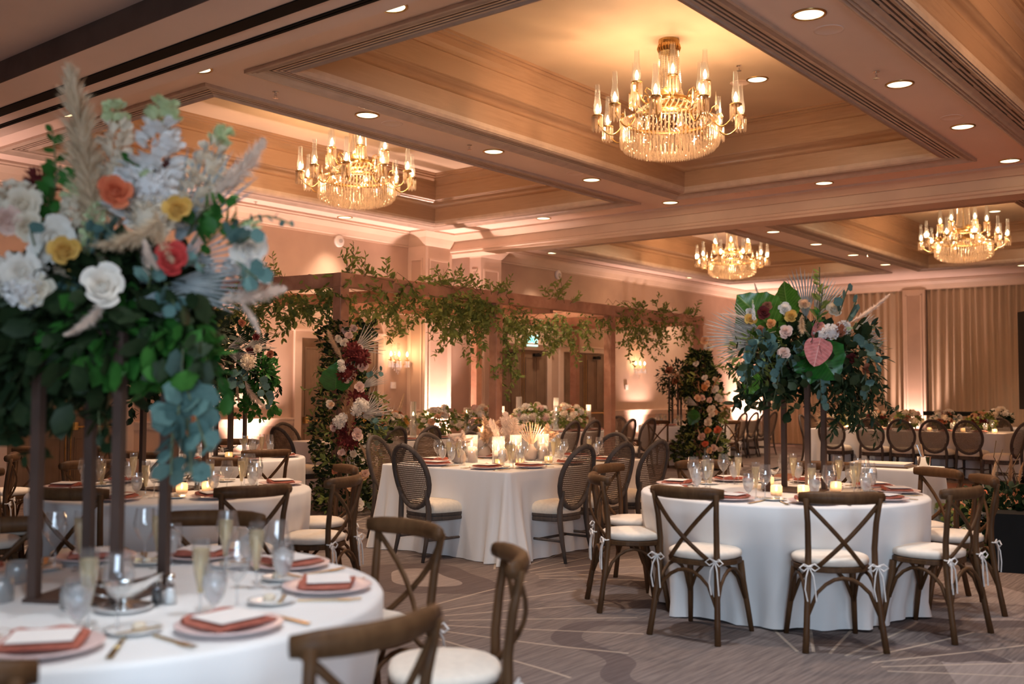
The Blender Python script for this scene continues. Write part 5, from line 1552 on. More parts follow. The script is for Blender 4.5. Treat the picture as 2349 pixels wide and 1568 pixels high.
# ---------------------------------------------------------------- cedar pergola
PX = (8.18, 11.08, 14.0, 17.0); PYF, PYB = 9.2, 11.75; PZ = 2.835
perg = thing('pergola', 'red-stained timber pergola wrapped in vines over the long table', 'pergola', (PX[0], PYF, 0))
def pbox(name, c, d):
    m = MB(); m.box((0, 0, 0), d)
    o = m.build(name, MT['pergola'], perg); o.location = (c[0] - PX[0], c[1] - PYF, c[2])
    bv = o.modifiers.new('edge', 'BEVEL'); bv.width = .006; bv.segments = 1
    return o
S = .14
for i, x in enumerate(PX):
    pbox('post', (x, PYF, (PZ - .17) / 2), (S, S, PZ - .17))
    pbox('post', (x - .38, PYB, (PZ - .17) / 2), (S, S, PZ - .17))
for i in range(3):
    x0, x1 = PX[i] - (.07 if i == 0 else 0), PX[i + 1] + (.12 if i == 2 else 0)
    pbox('beam', ((x0 + x1) / 2, PYF, PZ - .085), (x1 - x0 - .006, S, .17))
    pbox('beam', ((x0 + x1) / 2 - .38, PYB, PZ - .085), (x1 - x0 - .006, S, .17))
def slant(name, x0, y0, x1, y1, z, h):
    m = MB(); m.bar((x0 - PX[0], y0 - PYF, z), (x1 - PX[0], y1 - PYF, z), .10, h); m.build(name, MT['pergola'], perg)
slant('cross_beam', PX[0], PYF + .072, PX[0] - .38, PYB - .072, PZ - .085, .17)
for i, x in enumerate(PX[1:]): slant('cross_beam', x, PYF + .072, x - .38, PYB - .072, PZ - .10, .15)
for x in (9.62, 12.5, 15.5): slant('rafter', x, PYF + .072, x - .38, PYB - .072, PZ - .14, .15)

# vines on the pergola: each garland is a thing of its own
def garland(label, segs, tops=(), nparts=50):
    """segs: (p, q, strands, length, leaf) hanging along p-q; tops: (p, height) upright tufts."""
    b = Bouquet('vine_garland', label, segs[0][0], 'smilax garlands on the pergola', 'garland')
    rn = random.Random(len(label) * 7)
    for p, q, n, ln, lf in segs:
        p, q = Vector(p), Vector(q)
        st = [p.lerp(q, (i + rn.random()) / n) + Vector((rn.uniform(-.09, .09), rn.uniform(-.12, .06), rn.uniform(-.24, .02))) for i in range(n)]
        b.trails(st, ln, lf, 'lance', 'leafA', .034, .32, 'trailing_vine', .8, 1.25)
        m = MB(); m.tube([p + (q - p) * (k / 8) - b.o + Vector((rn.uniform(-.04, .04), rn.uniform(-.10, -.06), rn.uniform(-.05, .10))) for k in range(9)], .004, 4, cap=False); m.build('main_vine', MT['twig'], b.t)
        k = max(6, int(nparts / len(segs)))
        pts = [p.lerp(q, rn.random()) + Vector((rn.uniform(-.16, .14), rn.uniform(-.24, -.06), -abs(rn.gauss(0, .28)) + .05)) for _ in range(k)]
        b.leaves(pts, [(rn.gauss(0, 1), rn.gauss(-.3, .6), rn.gauss(-.3, .8)) for _ in pts], 'lance', 'leafA', lf * 1.1)
    for p, h in tops:
        for k in range(5):
            a = Vector(p) + Vector((rn.uniform(-.30, .30), rn.uniform(-.06, .05), -.06)); e = a + Vector((rn.uniform(-.30, .30), rn.uniform(-.1, .1), h * rn.uniform(.35, 1.1)))
            b.sprig(a, e, 11, 'lance', 'leafA', .10, rn.uniform(.0, .06), 'twig')
F_ = PYF - .03
garland('smilax garland drooping over the left end beam of the pergola', [((8.15, 9.35, PZ - .02), (7.95, 10.9, PZ - .02), 26, .62, 0.098), ((8.05, 10.0, PZ - .15), (7.85, 11.6, PZ - .1), 15, .75, 0.098), ((8.15, 9.4, PZ - .2), (8.1, 9.9, PZ - .25), 5, .45, 0.091)], [((8.03, 10.35, PZ - .05), .42), ((8.0, 10.7, PZ - .05), .30)], 90)
garland('vine cluster climbing above the first pergola post and over the first bay', [((8.3, F_, PZ), (9.3, F_, PZ - .02), 11, .40, 0.098), ((9.0, F_, PZ - .05), (10.6, F_, PZ - .05), 20, .50, 0.091), ((9.2, 10.2, PZ - .1), (10.5, 10.6, PZ - .2), 15, .55, 0.085)], [((8.5, F_, PZ), .42), ((8.75, F_, PZ), .34), ((9.6, F_, PZ), .25), ((10.0, F_, PZ), .30)], 90)
garland('dense hanging vine left of the second pergola post', [((9.9, F_, PZ - .08), (10.6, F_, PZ - .1), 12, .85, 0.091), ((10.5, 10.2, PZ - .1), (11.0, 9.5, PZ - .12), 22, .85, 0.085), ((10.6, F_ + .1, PZ - .15), (11.0, F_ + .1, PZ - .15), 15, .75, 0.091)], [((10.15, F_, PZ), .34), ((10.75, F_, PZ), .22)], 60)
garland('vine winding down the right side of the second pergola post', [((11.1, F_, PZ + .03), (11.3, F_, PZ - .3), 5, .35, 0.091), ((11.16, F_ - .02, 2.3), (11.22, F_ - .03, 1.9), 9, .62, 0.085), ((11.25, F_, PZ - .15), (11.9, F_ + .3, PZ - .3), 7, .35, 0.091)], [((11.0, F_, PZ), .28)], 40)
garland('airy vine hanging across the middle bay of the pergola', [((11.5, F_ + .25, PZ - .22), (13.2, F_ + .5, PZ - .25), 26, .62, 0.081), ((12.6, F_ + .4, PZ - .15), (13.8, F_ + .3, PZ - .2), 19, .60, 0.081)], [((12.4, F_, PZ), .38), ((12.7, F_, PZ), .26)], 50)
garland('vine trailing over the third post into the last pergola bay', [((13.7, F_, PZ + .02), (14.6, F_, PZ), 12, .40, 0.081), ((14.3, F_, PZ - .1), (15.6, F_, PZ - .1), 24, .72, 0.078), ((15.4, F_, PZ - .05), (17.0, F_, PZ - .05), 17, .50, 0.075)], [((14.7, F_, PZ), .22), ((15.8, F_, PZ), .20), ((16.7, F_, PZ), .36)], 40)

# ---------------------------------------------------------------- nearest centerpiece
D1 = 3.43
stand(C1, 'bronze four-legged flower stand on the nearest table', radians(28), .86)
ctr = at(262, 640, D1)
b = Bouquet('flower_arrangement', 'big blurred arrangement with coral roses, white stock and pampas on the nearest table', (C1[0], C1[1], TZ + .875), 'tall flower arrangements'); b.c = at(262, 690, D1 + .15)
A = lambda x, y, d=0.0: at(x, y, D1 + d)
c0 = at(275, 690, D1 + .1)
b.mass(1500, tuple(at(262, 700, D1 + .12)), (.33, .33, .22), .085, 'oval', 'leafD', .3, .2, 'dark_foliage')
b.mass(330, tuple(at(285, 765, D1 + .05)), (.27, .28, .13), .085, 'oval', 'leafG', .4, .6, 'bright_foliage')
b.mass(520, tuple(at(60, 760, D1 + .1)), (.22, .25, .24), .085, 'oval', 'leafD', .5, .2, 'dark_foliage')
b.trails([A(20 + 14 * k, 780 + (k * 37) % 60, .1) for k in range(18)], .34, .075, 'oval', 'leafD', .032, .2, 'hanging_greens')
b.trails([A(390 + 8 * k, 720 + (k * 37) % 70, .12) for k in range(12)], .24, .08, 'oval', 'leafG', .034, .2, 'hanging_greens')
# plumes and spikes
b.plume(A(222, 680), A(190, 180), 'pampas', .95, None); b.plume(A(225, 600, -.04), A(203, 300, -.04), 'pampas', 1.3, None)
b.plume(A(372, 500, -.22), A(300, 610, -.24), 'pampas', 1.5, True, 2.0); b.plume(A(355, 480, -.2), A(355, 600, -.22), 'pampas', 1.5); b.plume(A(330, 545, -.24), A(335, 615, -.24), 'pampasp', 1.6)
b.plume(A(470, 455, .0), A(628, 366, .05), 'pampasp', 1.5, roll=1.0); b.plume(A(500, 690, -.05), A(650, 665, .0), 'pampasp', 1.5); b.plume(A(550, 690, -.02), A(602, 752, .0), 'pampasp', 1.1)
b.plume(A(240, 680, -.3), A(222, 775, -.3), 'pampasp', 1.1, True, 1.0); b.plume(A(330, 560, -.1), A(345, 640, -.1), 'pampasp', 1.2)
b.spike(A(330, 520, -.02), A(375, 240, -.02), 0, 1.55); b.spike(A(270, 520, .05), A(263, 245, .05), 1, 1.2); b.spike(A(412, 520, .02), A(512, 300, .02), 1, 1.25)
b.spike(A(330, 520, -.06), A(335, 395, -.08), 0, 1.6); b.spike(A(190, 640, -.02), A(165, 430, -.03), 1, 1.3); b.spike(A(560, 640, .0), A(578, 510, .02), 0, 1.8); b.spike(A(200, 610, -.06), A(222, 470, -.05), 2, 1.4)
b.ball(A(350, 440, -.05), 'stock', .095); b.ball(A(345, 500, -.08), 'cream', .085)
for x, y, col, r, dd in ((265, 437, 'coral', .068, -.2), (408, 478, 'mustard', .056, -.2), (392, 592, 'red', .068, -.22), (148, 574, 'mustard', .06, -.22), (235, 655, 'white', .085, -.3), (112, 488, 'peach', .05, -.02), (165, 590, 'mustard', .045, -.1), (250, 445, 'coral', .04, -.05), (480, 470, 'blush', .035, 0), (60, 740, 'green', .0, 0)):
    if r: b.rose(A(x, y, dd), col, r, (EYE - A(x, y)).normalized() + Vector((0, 0, .25)))
b.rose(A(50, 470, -.16), 'cream', .062, (EYE - A(40, 480)).normalized()); b.rose(A(18, 505, -.18), 'blush', .06, (EYE - A(40, 480)).normalized()); b.rose(A(62, 520, -.16), 'cream', .06, (EYE - A(40, 480)).normalized()); b.ball(A(38, 480, -.06), 'cream', .10); b.rose(A(50, 622, -.24), 'white', .066, (EYE - A(55, 620)).normalized()); b.rose(A(80, 665, -.22), 'cream', .06, (EYE - A(55, 620)).normalized()); b.ball(A(45, 640, -.14), 'white', .09); b.ball(A(62, 660, -.2), 'stock', .07); b.rose(A(122, 550, -.14), 'white', .085, (EYE - A(128, 550)).normalized()); b.rose(A(575, 570, -.02), 'white', .07, (EYE - A(128, 550)).normalized()); b.ball(A(75, 740, -.02), 'green', .05)
b.mum(A(92, 430, .05), 'burgundy', .06); b.mum(A(375, 400, .02), 'burgundy', .05)
# dried silver palm
b.palm(A(400, 560, -.02), A(535, 345, .0), 'palmblue', False); b.palm(A(380, 650, -.08), A(570, 655, -.06), 'palmblue', False); b.palm(A(410, 600, -.04), A(585, 540, .0), 'palmblue', True); b.palm(A(270, 500, .0), A(278, 350, .02), 'palm', False); b.palm(A(300, 690, -.12), A(440, 700, -.12), 'palmblue', False)
# yellow-green foliage at the right
for (x0, y0), (x1, y1) in (((440, 560), (530, 450)), ((450, 590), (545, 500)), ((430, 540), (490, 470)), ((120, 480), (135, 390)), ((300, 480), (310, 375)), ((120, 560), (105, 450))):
    b.sprig(A(x0, y0, -.05), A(x1, y1, -.05), 9, 'oval', 'leafG', .075, .02)
b.sprig(A(500, 560, .0), A(670, 515, .02), 9, 'round', 'euc', .038, .06); b.sprig(A(130, 420, .05), A(120, 300, .08), 6, 'oval', 'leafG', .06, .02)
for (x0, y0), (x1, y1), n in (((200, 600), (215, 520), 4), ((90, 600), (70, 530), 4), ((160, 640), (150, 690), 4), ((340, 660), (350, 610), 4), ((380, 650), (400, 700), 5), ((470, 610), (430, 600), 4), ((120, 640), (190, 660), 5), ((280, 560), (240, 520), 4), ((540, 600), (590, 640), 6), ((520, 560), (575, 545), 6)):
    b.sprig(A(x0, y0, -.14), A(x1, y1, -.18), n, 'round', 'euc', .070, .0)
# the eucalyptus trail at the right pole
for (x0, y0), (x1, y1), n in (((420, 800), (405, 1010), 14), ((425, 880), (475, 1030), 12), ((400, 900), (392, 1090), 12), ((430, 960), (440, 1090), 9)):
    b.sprig(A(x0, y0, -.20), A(x1, y1, -.22), n, 'round', 'euc', .082, .0)
rn = random.Random(5)
pts = [A(rn.uniform(30, 490), rn.uniform(660, 850), rn.uniform(-.25, .1)) for _ in range(130)]
b.leaves(pts, [(rn.gauss(-.4, .7), rn.gauss(-.3, .7), rn.gauss(-.6, .6)) for _ in pts], 'oval', 'leafD', .095)
pts = [A(rn.uniform(200, 480), rn.uniform(740, 870), rn.uniform(-.25, .05)) for _ in range(48)]
b.leaves(pts, [(rn.gauss(-.4, .7), rn.gauss(-.3, .7), rn.gauss(-.7, .6)) for _ in pts], 'oval', 'leafG', .085)
pts = [A(rn.uniform(0, 260), rn.uniform(780, 980), rn.uniform(-.1, .15)) for _ in range(34)]
b.leaves(pts, [(rn.gauss(-.4, .7), rn.gauss(-.3, .7), rn.gauss(-.8, .6)) for _ in pts], 'oval', 'leafD', .10)

# ---------------------------------------------------------------- anthurium centerpiece on the right round table
D2 = 7.0
stand((C2[0] + .085, C2[1] - .07), 'bronze four-legged flower stand on the right round table', radians(.8), .84)
b = Bouquet('flower_arrangement', 'arrangement with pink anthurium, roses and dried palm on the right round table', (C2[0] + .085, C2[1] - .07, TZ + .855), 'tall flower arrangements'); b.c = at(1840, 800, D2 + .2)
A = lambda x, y, d=0.0: at(x, y, D2 + d)
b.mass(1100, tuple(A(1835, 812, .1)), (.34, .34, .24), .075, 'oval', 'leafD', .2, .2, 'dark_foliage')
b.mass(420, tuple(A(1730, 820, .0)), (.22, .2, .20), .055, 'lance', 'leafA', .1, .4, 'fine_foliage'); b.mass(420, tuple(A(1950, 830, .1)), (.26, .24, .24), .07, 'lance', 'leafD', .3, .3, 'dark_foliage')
b.trails([A(1700 + 9 * k, 850 + (k * 31) % 40, .05) for k in range(16)], .24, .085, 'oval', 'leafD', .04, .2, 'hanging_greens')
b.trails([A(1895 + 6 * k, 850 + (k * 31) % 50, .05) for k in range(20)], .34, .065, 'lance', 'leafD', .022, .18, 'hanging_greens')
b.big(A(1765, 745, -.05), A(1692, 678, -.05), 'bright', 1.25); b.big(A(1760, 760, -.02), A(1800, 690, .0), 'bright', 1.3, roll=.3); b.big(A(1812, 720, .02), A(1790, 645, .05), 'bright', 1.0, roll=-.5); b.big(A(1745, 740, -.03), A(1740, 672, 0), 'bright', 1.2)
b.big(A(1870, 800, -.22), A(1920, 872, -.28), 'dark', 1.35, roll=.1); b.big(A(1860, 810, -.2), A(1862, 880, -.22), 'dark', 1.3, roll=-.2); b.big(A(1730, 850, -.05), A(1716, 910, -.08), 'bright', .8)
b.big(A(1880, 785, -.34), A(1868, 838, -.38), 'bright', 1.1, True, name='anthurium'); b.big(A(1892, 752, -.2), A(1866, 772, -.25), 'bright', 1.1, True, name='anthurium')
for x, y, col, r, dd in ((1800, 708, 'white', .05, -.1), (1815, 724, 'mustard', .047, -.18), (1845, 697, 'peach', .042, -.08), (1914, 708, 'cream', .065, -.12), (1768, 742, 'orange', .042, -.2), (1802, 760, 'blush', .050, -.25), (1722, 732, 'mustard', .045, -.12), (1752, 716, 'burgundy', .05, -.1), (1760, 700, 'terra', .035, -.08), (1745, 755, 'terra', .03, -.2),
                          (1798, 808, 'blush', .045, -.25), (1990, 845, 'terra', .04, -.1), (1952, 822, 'burgundy', .05, -.1), (1720, 715, 'white', .035, -.06)):
    b.rose(A(x, y, dd), col, r, (EYE - A(x, y)).normalized() + Vector((0, 0, .35)))
b.ball(A(1905, 762, -.25), 'stock', .06); b.ball(A(1935, 750, -.2), 'stock', .05); b.spike(A(1870, 770, -.25), A(1950, 752, -.25), 0, .6); b.mum(A(1925, 757, -.25), 'terra', .04)
b.plume(A(1840, 720, -.15), A(1835, 775, -.22), 'pampas', .9, True, 1.2); b.plume(A(1835, 745, -.2), A(1865, 770, -.22), 'pampas', .9); b.plume(A(1735, 735, -.1), A(1660, 712, -.08), 'pampasp', .5); b.plume(A(1760, 720, .05), A(1725, 655, .08), 'pampasp', .5); b.plume(A(1950, 740, .1), A(2045, 690, .2), 'pampasp', .5)
b.spike(A(1730, 735, -.15), A(1727, 690, -.14), 0, .5)
b.palm(A(1850, 730, .05), A(1835, 612, .1), 'palmblue', False); b.palm(A(1870, 730, .08), A(1912, 635, .12), 'palmblue', False); b.palm(A(1735, 775, -.05), A(1615, 752, -.05), 'palm', False); b.palm(A(1735, 790, -.05), A(1635, 800, -.05), 'palm', False); b.palm(A(1745, 760, -.05), A(1655, 715, -.05), 'palm', False); b.palm(A(1960, 760, 0), A(2025, 735, .1), 'palmblue', False); b.palm(A(1970, 790, 0), A(2040, 780, .1), 'palmblue', False)
b.sprig(A(1880, 760, -.05), A(1880, 612, .0), 16, 'lance', 'leafA', .085, .0); b.sprig(A(1878, 740, -.1), A(1888, 660, -.08), 14, 'lance', 'leafA', .075, .0); b.sprig(A(1870, 760, -.2), A(1880, 715, -.2), 12, 'lance', 'leafG', .06, .0)
for (x0, y0), (x1, y1), n, sz in (((1760, 770), (1725, 800), 6, .075), ((1770, 780), (1745, 815), 6, .075), ((1790, 790), (1760, 830), 6, .08), ((1740, 790), (1722, 830), 6, .075), ((1800, 800), (1810, 830), 4, .08), ((1830, 780), (1850, 800), 4, .075), ((1780, 760), (1740, 770), 5, .07), ((1925, 720), (1945, 660), 6, .08), ((1940, 740), (1965, 690), 5, .08),
                                   ((1970, 800), (2020, 840), 7, .075), ((1950, 780), (1990, 800), 6, .075), ((1880, 850), (1885, 930), 8, .075), ((1770, 830), (1730, 860), 6, .075), ((1800, 830), (1778, 880), 6, .07), ((1700, 830), (1715, 880), 6, .075), ((1985, 850), (1990, 920), 6, .07)):
    b.sprig(A(x0, y0, -.2), A(x1, y1, -.22), n, 'round', 'euc', sz, .0)
for (x0, y0), (x1, y1), n in (((1760, 850), (1700, 900), 9), ((1790, 850), (1770, 935), 9), ((1740, 850), (1760, 930), 8), ((1940, 850), (1985, 930), 10), ((1930, 850), (1940, 935), 12), ((1960, 760), (2020, 800), 10), ((1720, 830), (1672, 850), 10), ((1960, 740), (2015, 750), 10)):
    b.sprig(A(x0, y0, -.05), A(x1, y1, -.08), n, 'lance', 'leafD', .095, .0)
rn = random.Random(9)
pts = [A(rn.uniform(1690, 2000), rn.uniform(760, 890), rn.uniform(-.3, .1)) for _ in range(120)]
b.leaves(pts, [(rn.gauss(-.4, .7), rn.gauss(-.3, .7), rn.gauss(-.4, .7)) for _ in pts], 'oval', 'leafD', .08)

# ---------------------------------------------------------------- middle left and farther-left centerpieces
stand((C3[0], C3[1]), 'bronze four-legged flower stand on the middle left table', radians(10), .95)
D3 = 6.98
b = Bouquet('flower_arrangement', 'dark arrangement on the middle left table, mostly behind the nearest flowers', (C3[0], C3[1], TZ + .965), 'tall flower arrangements'); b.c = at(390, 800, D3)
A = lambda x, y, d=0.0: at(x, y, D3 + d)
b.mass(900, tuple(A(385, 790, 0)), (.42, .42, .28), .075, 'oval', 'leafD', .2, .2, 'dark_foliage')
b.trails([A(300 + 10 * k, 830, .0) for k in range(18)], .35, .075, 'oval', 'leafD', .034, .2, 'hanging_greens')
for x, y, col, r in ((300, 790, 'cream', .05), (420, 770, 'burgundy', .06), (460, 800, 'blush', .05), (350, 800, 'white', .05)): b.rose(A(x, y, -.3), col, r)
b.palm(A(400, 780, 0), A(470, 700, 0), 'palm')
stand((C4[0] + .08, C4[1] + .02), 'bronze four-legged flower stand on the farther-left table', radians(12), .98, .10)
D4 = 10.3
b = Bouquet('flower_arrangement', 'arrangement with burgundy blooms and dried palm on the farther-left table', (C4[0] + .08, C4[1] + .02, TZ + .995), 'tall flower arrangements'); b.c = at(530, 800, D4 + .2)
A = lambda x, y, d=0.0: at(x, y, D4 + d)
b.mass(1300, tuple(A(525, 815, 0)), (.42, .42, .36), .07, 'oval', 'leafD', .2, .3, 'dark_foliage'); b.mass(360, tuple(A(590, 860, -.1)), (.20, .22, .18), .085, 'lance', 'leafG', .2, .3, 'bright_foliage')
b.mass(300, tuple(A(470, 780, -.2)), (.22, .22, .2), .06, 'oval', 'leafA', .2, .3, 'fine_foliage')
b.trails([A(500 + 8 * k, 880, -.1) for k in range(16)], .30, .09, 'oval', 'leafG', .05, .2, 'hanging_greens'); b.trails([A(590 + 4 * k, 850, .0) for k in range(10)], .25, .075, 'lance', 'leafD', .03, .2, 'hanging_greens')
for x, y, col, r, d in ((588, 772, 'burgundy', .05, -.3), (575, 805, 'burgundy', .06, -.3), (590, 800, 'cream', .055, -.34), (620, 812, 'terra', .05, -.2), (505, 838, 'blush', .075, -.4), (470, 820, 'peach', .06, -.35), (555, 740, 'terra', .05, -.2)): b.rose(A(x, y, d), col, r)
b.ball(A(570, 830, -.4), 'cream', .08); b.plume(A(560, 870, -.3), A(575, 940, -.35), 'pampasp', .8, True, 1.0); b.plume(A(545, 870, -.3), A(540, 920, -.35), 'pampas', .8); b.plume(A(590, 800, -.2), A(630, 795, -.2), 'pampasp', .8)
b.palm(A(520, 810, -.35), A(595, 835, -.35), 'palm'); b.palm(A(560, 800, -.3), A(615, 775, -.3), 'palm'); b.palm(A(520, 800, -.35), A(570, 780, -.35), 'palm')
for (x0, y0), (x1, y1), n in (((540, 840), (560, 880), 6), ((520, 860), (525, 910), 6), ((570, 850), (550, 870), 5), ((590, 860), (620, 930), 8), ((500, 870), (500, 930), 6)): b.sprig(A(x0, y0, -.4), A(x1, y1, -.42), n, 'round', 'euc', .10, 0)
for (x0, y0), (x1, y1), n in (((560, 920), (600, 960), 6), ((520, 920), (545, 960), 7), ((600, 850), (640, 870), 12), ((600, 840), (635, 830), 12)): b.sprig(A(x0, y0, -.2), A(x1, y1, -.22), n, 'oval', 'leafG', .09, 0)
# small tall centerpiece by the second flower column
stand((C9[0] - .25, C9[1] + .05), 'bronze flower stand on the small far table', radians(10), .95, .09)
D9 = 20.3
b = Bouquet('flower_arrangement', 'small far arrangement of peach blooms left of the second flower column', (C9[0] - .25, C9[1] + .05, TZ + .965), 'tall flower arrangements'); b.c = at(1565, 865, D9)
A = lambda x, y, d=0.0: at(x, y, D9 + d)
b.mass(700, tuple(A(1553, 868, -.1)), (.42, .40, .36), .09, 'lance', 'leafD', .2, .3, 'dark_foliage'); b.trails([A(1535 + 5 * k, 890, 0) for k in range(12)], .45, .09, 'lance', 'leafD', .05, .25, 'hanging_greens')
for x, y, col in ((1535, 848, 'terra'), (1545, 852, 'peach'), (1563, 855, 'cream'), (1575, 846, 'terra'), (1572, 870, 'cream'), (1548, 875, 'terra'), (1564, 880, 'peach'), (1580, 862, 'blush'), (1555, 865, 'peach')): b.rose(A(x, y, -.3), col, .085)

# ---------------------------------------------------------------- flower columns round the end posts
def column(label, base, top, zt, r0, r1, spec, sd, D, leafsz):
    b = Bouquet('flower_column', label, base, 'flower columns on the pergola posts', 'flower column'); rn = random.Random(sd); rr = np.random.default_rng(sd)
    n = 3800; z = rr.uniform(0, 1, n); a = rr.uniform(0, 2 * pi, n)
    r = (r0 + (r1 - r0) * z) * (1 + .28 * np.sin(z * 11 + sd) + .2 * np.sin(a * 3 + z * 9)) * (.35 + .65 * rr.uniform(0, 1, n) ** .5)
    ox = (top[0] - base[0]) * z; oy = (top[1] - base[1]) * z
    pos = np.stack([ox + r * np.cos(a), oy + r * np.sin(a), z * zt + .02], 1); d = np.stack([np.cos(a), np.sin(a), rr.normal(.2, .6, n)], 1) + rr.normal(0, .45, (n, 3))
    k = int(n * .62)
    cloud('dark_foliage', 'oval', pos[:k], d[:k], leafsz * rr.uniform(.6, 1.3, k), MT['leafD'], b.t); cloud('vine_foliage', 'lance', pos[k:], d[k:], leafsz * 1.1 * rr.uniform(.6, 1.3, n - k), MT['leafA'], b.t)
    m = MB()
    for q in range(14):
        an = q * .9; m.tube([(.08 * cos(an), .08 * sin(an), 0), (.14 * cos(an + .5), .14 * sin(an + .5), zt * .5), (.06 * cos(an + 1), .06 * sin(an + 1), zt * .95)], .006, 4)
    stuff(m.build('stems', MT['twig'], b.t))
    return b
base = (PX[0] + .03, PYF - .06, 0)
b = column('tall flower column with pampas and blush roses round the first pergola post', base, (base[0] + .02, base[1] + .0), 2.22, .45, .25, None, 3, 12.0, .075)
b.c = Vector((base[0] + .15, base[1] + .2, 1.1)); D = 11.85
A = lambda x, y, d=0.0: at(x, y, D + d)
for x, y, col, r, d in ((795, 758, 'blush', 0.058, 0), (800, 768, 'blush', 0.051, -.1), (776, 776, 'cream', 0.047, -.1), (790, 785, 'cream', 0.055, -.15), (812, 752, 'blush', 0.047, .05), (822, 802, 'blush', 0.066, -.2), (833, 841, 'blush', 0.066, -.25), (796, 866, 'blush', 0.066, -.3), (825, 888, 'blush', 0.078, -.3), (757, 926, 'cream', 0.055, -.3), (760, 927, 'peach', 0.039, -.32), (764, 981, 'blush', 0.055, -.3), (820, 995, 'blush', 0.086, -.35), (805, 960, 'terra', 0.062, -.3),
                        (783, 1037, 'blush', 0.055, -.35), (810, 1040, 'cream', 0.047, -.3), (838, 1085, 'blush', 0.055, -.3), (832, 1090, 'peach', 0.070, -.3), (822, 1157, 'white', 0.078, -.35), (805, 1117, 'peach', 0.062, -.35), (862, 1025, 'blush', 0.055, -.25), (810, 858, 'peach', 0.055, -.28), (850, 1080, 'cream', 0.047, -.2), (768, 1080, 'terra', 0.047, -.3)): b.rose(A(x, y, d - .05), col, r, (EYE - A(x, y)).normalized() + Vector((0, 0, .2)))
for x, y, r in ((818, 938, .085), (832, 930, .075), (826, 925, .07), (775, 965, .065), (786, 958, .06), (780, 972, .06), (784, 845, .05), (782, 832, .045)): b.ball(A(x, y, -.42), 'white', r)
for x, y in ((808, 808), (826, 820), (820, 915), (790, 978), (798, 1010), (795, 855)): b.mum(A(x, y, -.32), 'burgundy', .11)
b.plume(A(788, 980, -.38), A(798, 878, -.40), 'pampasd', .95, True, .6); b.plume(A(800, 1000, -.38), A(806, 915, -.4), 'pampasd', .9); b.plume(A(785, 825, -.2), A(752, 770, -.15), 'pampas', .8, True, .5); b.plume(A(855, 1095, -.3), A(850, 1020, -.3), 'pampas', .55, True); b.plume(A(845, 1150, -.2), A(880, 1110, -.2), 'pampas', .5)
b.palm(A(815, 800, -.1), A(880, 765, .05), 'palm', True); b.palm(A(800, 880, -.25), A(803, 825, -.25), 'palmblue'); b.palm(A(830, 890, -.2), A(885, 850, -.1), 'palm'); b.palm(A(835, 950, -.25), A(893, 905, -.15), 'palm', True); b.palm(A(830, 955, -.25), A(885, 945, -.15), 'palm', True)
b.big(A(770, 890, -.35), A(774, 830, -.38), 'dark', 1.3); b.big(A(755, 890, -.3), A(765, 850, -.3), 'dark', 1.0)
for (x0, y0), (x1, y1), n in (((760, 880), (695, 895), 12), ((770, 850), (720, 855), 10), ((850, 900), (890, 920), 8), ((850, 980), (885, 990), 9), ((760, 990), (725, 985), 10), ((760, 1060), (730, 1050), 10), ((850, 1030), (880, 1060), 9), ((850, 1120), (885, 1140), 9), ((760, 1140), (735, 1150), 9)):
    b.sprig(A(x0, y0, -.25), A(x1, y1, -.25), n, 'lance', 'leafA', .10, .0)
for (x0, y0), (x1, y1), n in (((845, 960), (880, 985), 8), ((850, 1000), (870, 1040), 8), ((840, 870), (875, 850), 6)): b.sprig(A(x0, y0, -.3), A(x1, y1, -.3), n, 'round', 'euc', .075, .0)

base = (PX[3] + .02, PYF - .06, 0)
b = column('second tall flower column of cream and coral roses round the last pergola post', base, (base[0] - .05, base[1]), 2.15, .42, .20, None, 6, 19.0, .10)
b.c = Vector((base[0] + .1, base[1] + .2, 1.1)); D = 18.75
A = lambda x, y, d=0.0: at(x, y, D + d)
for x, y, col, r, d in ((1625, 795, 'cream', 0.101, -.2), (1617, 780, 'peach', 0.086, -.1), (1597, 834, 'white', 0.070, -.2), (1622, 880, 'peach', 0.070, -.3), (1616, 888, 'orange', 0.078, -.32), (1600, 913, 'peach', 0.070, -.35), (1612, 912, 'blush', 0.070, -.35), (1628, 917, 'blush', 0.070, -.35), (1649, 913, 'white', 0.086, -.3), (1632, 938, 'cream', 0.086, -.35), (1632, 950, 'cream', 0.078, -.38), (1640, 944, 'peach', 0.062, -.3), (1625, 967, 'cream', 0.101, -.4), (1623, 987, 'orange', 0.078, -.38), (1646, 985, 'coral', 0.078, -.3), (1610, 1001, 'blush', 0.078, -.35), (1618, 1018, 'coral', 0.078, -.4), (1638, 1026, 'blush', 0.070, -.38), (1628, 1033, 'peach', 0.078, -.4), (1652, 1030, 'cream', 0.070, -.3), (1640, 892, 'white', 0.078, -.3), (1640, 870, 'cream', 0.062, -.25), (1617, 866, 'white', 0.070, -.3)): b.rose(A(x, y, d), col, r, (EYE - A(x, y)).normalized() + Vector((0, 0, .2)))
b.plume(A(1630, 900, -.3), A(1645, 862, -.3), 'pampasd', .5); b.plume(A(1612, 1010, -.4), A(1600, 985, -.4), 'pampas', .8); b.plume(A(1642, 1018, -.35), A(1652, 985, -.35), 'pampas', .6); b.plume(A(1605, 900, -.35), A(1600, 875, -.35), 'pampasd', .6)
b.palm(A(1600, 930, -.3), A(1570, 915, -.3), 'palm'); b.big(A(1600, 950, -.45), A(1577, 952, -.45), 'dark', 1.1); b.big(A(1596, 945, -.42), A(1582, 975, -.42), 'dark', 1.0)
